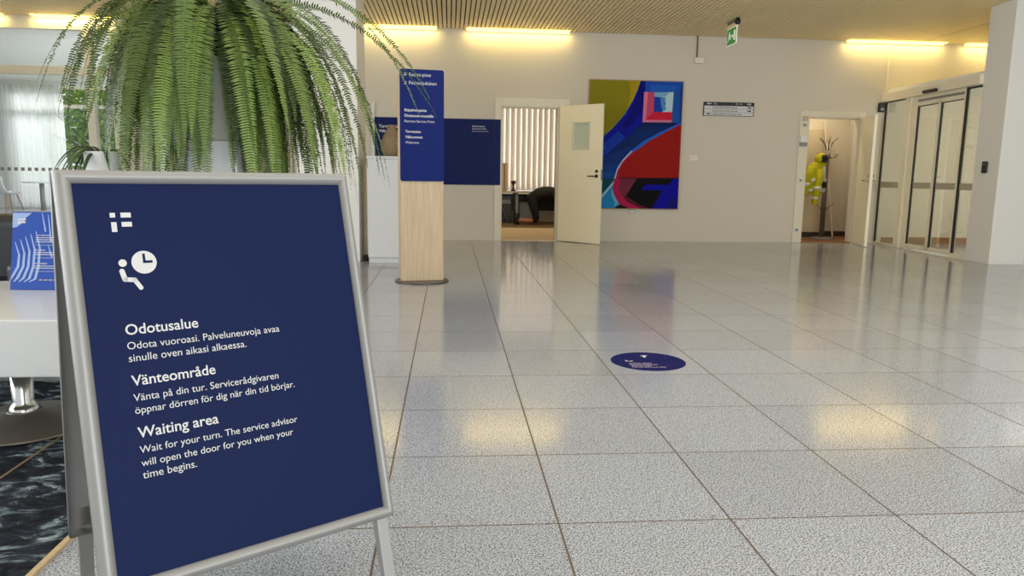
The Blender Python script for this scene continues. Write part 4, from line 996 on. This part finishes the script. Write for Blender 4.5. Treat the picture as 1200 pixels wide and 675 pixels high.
loft([(jx + .05, jy - .02, 1.31, .085, .06), (jx + .045, jy - .04, 1.38, .10, .075), (jx + .05, jy - .02, 1.45, .085, .065), (jx + .07, jy, 1.49, .03, .03)]).build('hood', M['hivis'], jk, smooth=True)
loft([(jx + .075, jy - .09, 1.33, .05, .02), (jx + .075, jy - .105, 1.40, .06, .02), (jx + .085, jy - .08, 1.46, .04, .02)]).build('hood_lining', M['black_cloth'], jk, smooth=True)
loft([(jx - .005, jy, 1.06, .172, .108), (jx - .005, jy, 1.0, .174, .108)]).build('reflective_band', M['reflective'], jk, smooth=True)
loft([(jx - .01, jy, .88, .180, .112), (jx - .01, jy, .83, .181, .112)]).build('reflective_band', M['reflective'], jk, smooth=True)
loft([(jx - .176, jy - .03, .98, .067, .066), (jx - .188, jy - .03, .93, .066, .065)]).build('reflective_band', M['reflective'], jk, smooth=True)
loft([(jx - .022, jy - .13, .92, .066, .061), (jx - .035, jy - .13, .87, .065, .061)]).build('reflective_band', M['reflective'], jk, smooth=True)
loft([(jx - .056, jy - .13, .74, .059, .056), (jx - .058, jy - .13, .70, .058, .055)]).build('reflective_band', M['reflective'], jk, smooth=True)
loft([(jx + .085, jy - .085, 1.26, .022, .018), (jx + .09, jy - .10, 1.05, .022, .018)]).build('reflective_band', M['reflective'], jk, smooth=True)
loft([(jx + .11, jy - .07, 1.0, .05, .04), (jx + .11, jy - .075, .90, .045, .04)]).build('pocket', M['black_cloth'], jk, smooth=True)

# ================================================================== OFFICE
bl = thing('vertical_blind', 'pale vertical slat blind across the office window', 'blind', (1.7, 16.9, 2.7))
m = MB(); xx = .5
while xx < 3.3:
    m.obox((xx, 16.90, .70), V((.128, .034, 0)), V((-.0005, .002, 0)), V((0, 0, 1.99))); xx += .124
m.build('slats', M['blind'], bl)
MB().box((.45, 16.86, 2.69), (3.35, 16.96, 2.73)).build('rail', M['white_plastic'], bl)
area('office_window', (1.9, 16.985, 1.7), (0, -1, 0), 2.6, 1.9, 65, (1.0, 0.97, 0.93))
dk = thing('desk', 'long pale desk under the office window blind', 'desk', (2.0, 16.4, 0))
MB().box((.9, 16.02, .655), (3.4, 16.78, .69)).build('desktop', M['beige_wood'], dk, bevel=.003)
for q_ in ((1.45, 16.1), (1.45, 16.7), (3.3, 16.1), (3.3, 16.7)): MB().box((q_[0] - .03, q_[1] - .03, 0.004), (q_[0] + .03, q_[1] + .03, .655)).build('leg', M['grey_plastic'], dk)
MB().box((1.0, 16.72, .25), (3.3, 16.74, .62)).build('modesty_panel', M['black_plastic'], dk)
for x_, lb in ((1.16, 'narrow pale wooden screen standing on the desk edge, left one'), (1.235, 'broad pale wooden screen standing on the desk beside the black stand')):
    tag(MB().box((x_ - (.02 if x_ < 1.2 else .04), 16.25, .691), (x_ + .022, 16.6, 1.29)).build('desk_screen', M['beige_wood'], bevel=.003), lb, 'desk screen', 'wooden screens on the office desk')
sc_ = thing('scanner_stand', 'small black waisted stand on the desk under the blind', 'stand', (1.40, 16.3, .69))
MB().lathe([(.055, .691), (.055, .71), (.025, .74), (.018, .80), (.03, .84), (.05, .86), (.055, .90), (.04, .915)], (1.39, 16.3, 0), 20).build('body', M['black_plastic'], sc_, smooth=True)
pcb = thing('computer_tower', 'dark computer case standing under the office desk', 'computer', (1.27, 16.4, 0))
MB().box((1.08, 16.2, .005), (1.36, 16.62, .56)).build('case', M['black_plastic'], pcb, bevel=.006)
MB().box((1.12, 16.195, .42), (1.32, 16.2, .50)).build('drive_bay', M['dark_alu'], pcb)
pd = thing('drawer_unit', 'grey drawer unit under the desk behind the kneeling person', 'drawer unit', (1.72, 16.45, 0))
MB().box((1.52, 16.25, .03), (1.92, 16.68, .46)).build('body', M['grey_plastic'], pd, bevel=.004)
for z_ in (.04, .25): MB().box((1.53, 16.236, z_), (1.91, 16.25, z_ + .2)).build('drawer', M['grey_plastic'], pd, bevel=.003)
for q_ in ((1.56, 16.3), (1.88, 16.3), (1.56, 16.62), (1.88, 16.62)): MB().tube([(q_[0], q_[1], .004), (q_[0], q_[1], .03)], .018, 10).build('caster', M['black_plastic'], pd)
cbs = MB(); rnd = random.Random(9)
for k_ in range(4):
    x0 = 1.17 + .05 * k_; cbs.tube([(x0, 16.1, .63), (x0 - .05, 16.05, .40), (x0 + .02 - .02 * k_, 15.98, .16 + .03 * k_), (x0 + .12, 16.0, .03), (x0 + .25, 16.05, .02)], .006, 6)
tag(cbs.build('cables', M['grey_cord'], smooth=True), 'tangle of grey cables hanging under the desk by the shoe', 'cables', kind='stuff')

# the person kneeling under the desk edge, seen from behind the feet, facing right
pe = thing('person', 'person in dark olive clothes kneeling bent forward on the office floor', 'person', (1.8, 15.7, 0.004))
def skinned(name, verts, edges, radii, m_, parent, lv=2, root=0):
    me = bpy.data.meshes.new(name); me.from_pydata(verts, edges, []); me.materials.append(m_)
    o = bpy.data.objects.new(name, me); COL.objects.link(o); hook(o, parent)
    sk = o.modifiers.new('Skin', 'SKIN'); sk.use_smooth_shade = True
    for i, r_ in enumerate(radii):
        v_ = me.skin_vertices[0].data[i]; v_.radius = (r_, r_) if not isinstance(r_, tuple) else r_; v_.use_root = (i == root)
    sb = o.modifiers.new('Subdivision', 'SUBSURF'); sb.levels = lv; sb.render_levels = lv
    return o
Yp = 15.68
# joints
body_v = [(1.74, Yp, .60), (1.90, Yp, .655), (2.08, Yp, .69), (2.22, Yp, .69), (2.34, Yp, .67), (2.44, Yp, .645), (2.52, Yp, .60),      # pelvis..neck..head
          (1.73, Yp - .10, .57), (1.78, Yp - .12, .33), (1.83, Yp - .12, .10), (1.64, Yp - .12, .085), (1.49, Yp - .13, .10), (1.41, Yp - .13, .07),
          (1.73, Yp + .10, .57), (1.80, Yp + .12, .33), (1.86, Yp + .13, .10), (1.66, Yp + .13, .085), (1.50, Yp + .13, .10), (1.42, Yp + .13, .07),
          (2.24, Yp - .19, .65), (2.33, Yp - .23, .38), (2.46, Yp - .20, .13), (2.52, Yp - .19, .06),
          (2.24, Yp + .19, .65), (2.36, Yp + .23, .40), (2.52, Yp + .18, .18), (2.59, Yp + .16, .09)]
body_e = [(0, 1), (1, 2), (2, 3), (3, 4), (4, 5), (5, 6), (0, 7), (7, 8), (8, 9), (9, 10), (10, 11), (11, 12), (0, 13), (13, 14), (14, 15), (15, 16), (16, 17), (17, 18), (3, 19), (19, 20), (20, 21), (21, 22), (3, 23), (23, 24), (24, 25), (25, 26)]
body_r = [.085, .09, .10, .09, .055, .075, .07, .07, .082, .062, .052, .04, .03, .07, .075, .062, .052, .04, .03, .062, .043, .032, .026, .062, .043, .032, .026]
skinned('body', body_v, body_e, body_r, M['skin'], pe)
tr_v = body_v[:1] + [(1.84, Yp, .635)] + body_v[7:10] + [(1.70, Yp - .12, .085)] + body_v[13:16] + [(1.72, Yp + .13, .085)]
skinned('trousers', tr_v, [(0, 1), (0, 2), (2, 3), (3, 4), (4, 5), (0, 6), (6, 7), (7, 8), (8, 9)], [.138, .130, .112, .095, .075, .064, .112, .095, .075, .064], M['black_cloth'], pe)
jk_v = [(1.75, Yp, .612), (1.92, Yp, .665), (2.08, Yp, .70), (2.22, Yp, .70), (2.31, Yp, .68)] + body_v[19:21] + [(2.44, Yp - .20, .16)] + body_v[23:25] + [(2.49, Yp + .18, .21)]
skinned('jacket', jk_v, [(0, 1), (1, 2), (2, 3), (3, 4), (3, 5), (5, 6), (6, 7), (3, 8), (8, 9), (9, 10)], [.138, .136, .14, .124, .08, .075, .056, .044, .075, .056, .044], M['olive_cloth'], pe)
skinned('shirt_hem', [(1.95, Yp + .01, .712), (2.01, Yp + .01, .728)], [(0, 1)], [.118, .118], M['shirt_pale'], pe, 1)
# head with face turned to the floor ahead, ears, hair
hd = MB(); hc = V((2.50, Yp, .60)); fdir = V((.62, 0, -.78)).normalized(); fup = V((.78, 0, .62)); fl_ = V((0, 1, 0)); n = 18; vs = []
def hp(f_, l_, u_): return hc + fdir * f_ + fl_ * l_ + fup * u_
rows = [(-.02, .02, -.115), (.03, .05, -.10), (.04, .066, -.06), (.03, .075, -.01), (.015, .078, .04), (0, .07, .085), (-.005, .04, .112), (-.005, .006, .12)]
for off, r_, u_ in rows:
    for k_ in range(n):
        a = 2 * PI * k_ / n; f_ = c(a); vs.append(hp(off + f_ * r_ * 1.22, s(a) * r_, u_))
fs = [(i * n + k_, i * n + (k_ + 1) % n, (i + 1) * n + (k_ + 1) % n, (i + 1) * n + k_) for i in range(len(rows) - 1) for k_ in range(n)]
hd.add(vs, fs); hd.prism([hp(.12, -.014, -.04), hp(.12, .014, -.04), hp(.105, 0, .015)], fdir * .02)
for sd in (-1, 1): hd.lathe([(.02, -.012), (.026, 0), (.018, .012)], hp(0, sd * .08, -.01), 12); hd.lathe([(.006, -.005), (.009, 0), (.006, .005)], hp(.112, sd * .028, .01), 8, 1)
hd.obox(hp(.108, -.022, -.07), fl_ * .044, fdir * .008, fup * .006, 2)
hd.build('face', [M['skin'], M['hair'], M['skin']], pe, smooth=True)
hr = MB(); vs = []
rows = [(-.035, .068, -.05), (-.028, .086, 0), (-.018, .090, .045), (-.008, .082, .09), (-.006, .05, .122), (-.006, .006, .13)]
for off, r_, u_ in rows:
    for k_ in range(n):
        a = 2 * PI * k_ / n; f_ = c(a); f_ = f_ * (.62 if f_ > 0 and u_ < .05 else 1.0); vs.append(hp(off + f_ * r_ * 1.15, s(a) * r_, u_))
hr.add(vs, [(i * n + k_, i * n + (k_ + 1) % n, (i + 1) * n + (k_ + 1) % n, (i + 1) * n + k_) for i in range(len(rows) - 1) for k_ in range(n)]); hr.build('hair', M['hair'], pe, smooth=True)
# hands: palm and five fingers each
for hx, hy, hzz, yw in ((2.535, Yp - .19, .032, -.1), (2.60, Yp + .16, .045, .1)):
    vv = [(0, 0, 0), (.05, 0, .004)]; ee = [(0, 1)]; rr_ = [.026, .03]
    for k_, (dy, Lf) in enumerate(((-.03, .068), (-.01, .08), (.011, .076), (.031, .06))):
        b_ = len(vv); vv += [(.075, dy, .004), (.075 + Lf * .55, dy * 1.15, .006), (.075 + Lf, dy * 1.2, -.012)]; ee += [(1, b_), (b_, b_ + 1), (b_ + 1, b_ + 2)]; rr_ += [.010, .009, .0075]
    sg_ = 1 if hy > Yp else -1; b_ = len(vv); vv += [(.03, -sg_ * .045, 0), (.065, -sg_ * .065, -.008)]; ee += [(0, b_), (b_, b_ + 1)]; rr_ += [.012, .009]
    vv = [(hx + x_ * c(yw) - y_ * s(yw), hy + x_ * s(yw) + y_ * c(yw), hzz + z_) for x_, y_, z_ in vv]
    skinned('hand', vv, ee, rr_, M['skin'], pe, 1)
for yy in (Yp - .13, Yp + .13):
    sh = loft([(1.42, yy, .012, .045, .045), (1.40, yy, .06, .05, .047), (1.41, yy, .14, .047, .046), (1.43, yy, .20, .045, .044), (1.45, yy, .24, .035, .036)], 16)
    sh.build('shoe', M['shoe'], pe, smooth=True)

# ================================================================== FLOOR STICKER
fs_ = thing('floor_sticker', 'round dark blue floor sticker with white lettering on the granite', 'sticker', (1.134, 4.055, 0))
FC = V((1.134, 4.055, 0)); MB().lathe([(.212, .0005), (.212, .0016)], FC, 64).build('disc', M['sticker_blue'], fs_)
pr = Print(FC + V((0, 0, .0016)), (1, -.03, 0), (.03, 1, 0), .0006)
pr.poly([(-.022, .120), (.006, .135), (.03, .126), (.012, .116), (.006, .078), (-.008, .084), (-.006, .108)])
for a in ((-.130, -.01, -.116, .012), (-.108, -.008, -.088, .006), (-.130, .0, -.124, .02)): pr.rect(*a)
pr.build('emblem', M['print_white'], fs_)
for i, (b_, wd) in enumerate((('Odota tässä', .13), ('Palveluneuvoja kutsuu sinut', .16), ('Vänta här', .12), ('Wait here until you are called', .19))):
    pr = Print(FC + V((0, 0, .0016)), (1, -.03, 0), (.03, 1, 0), .0006); pr.text(b_, -.122, -.060 - .028 * i, width=wd, height=.02, bold=.02); pr.build('text_line', M['print_pink'], fs_)
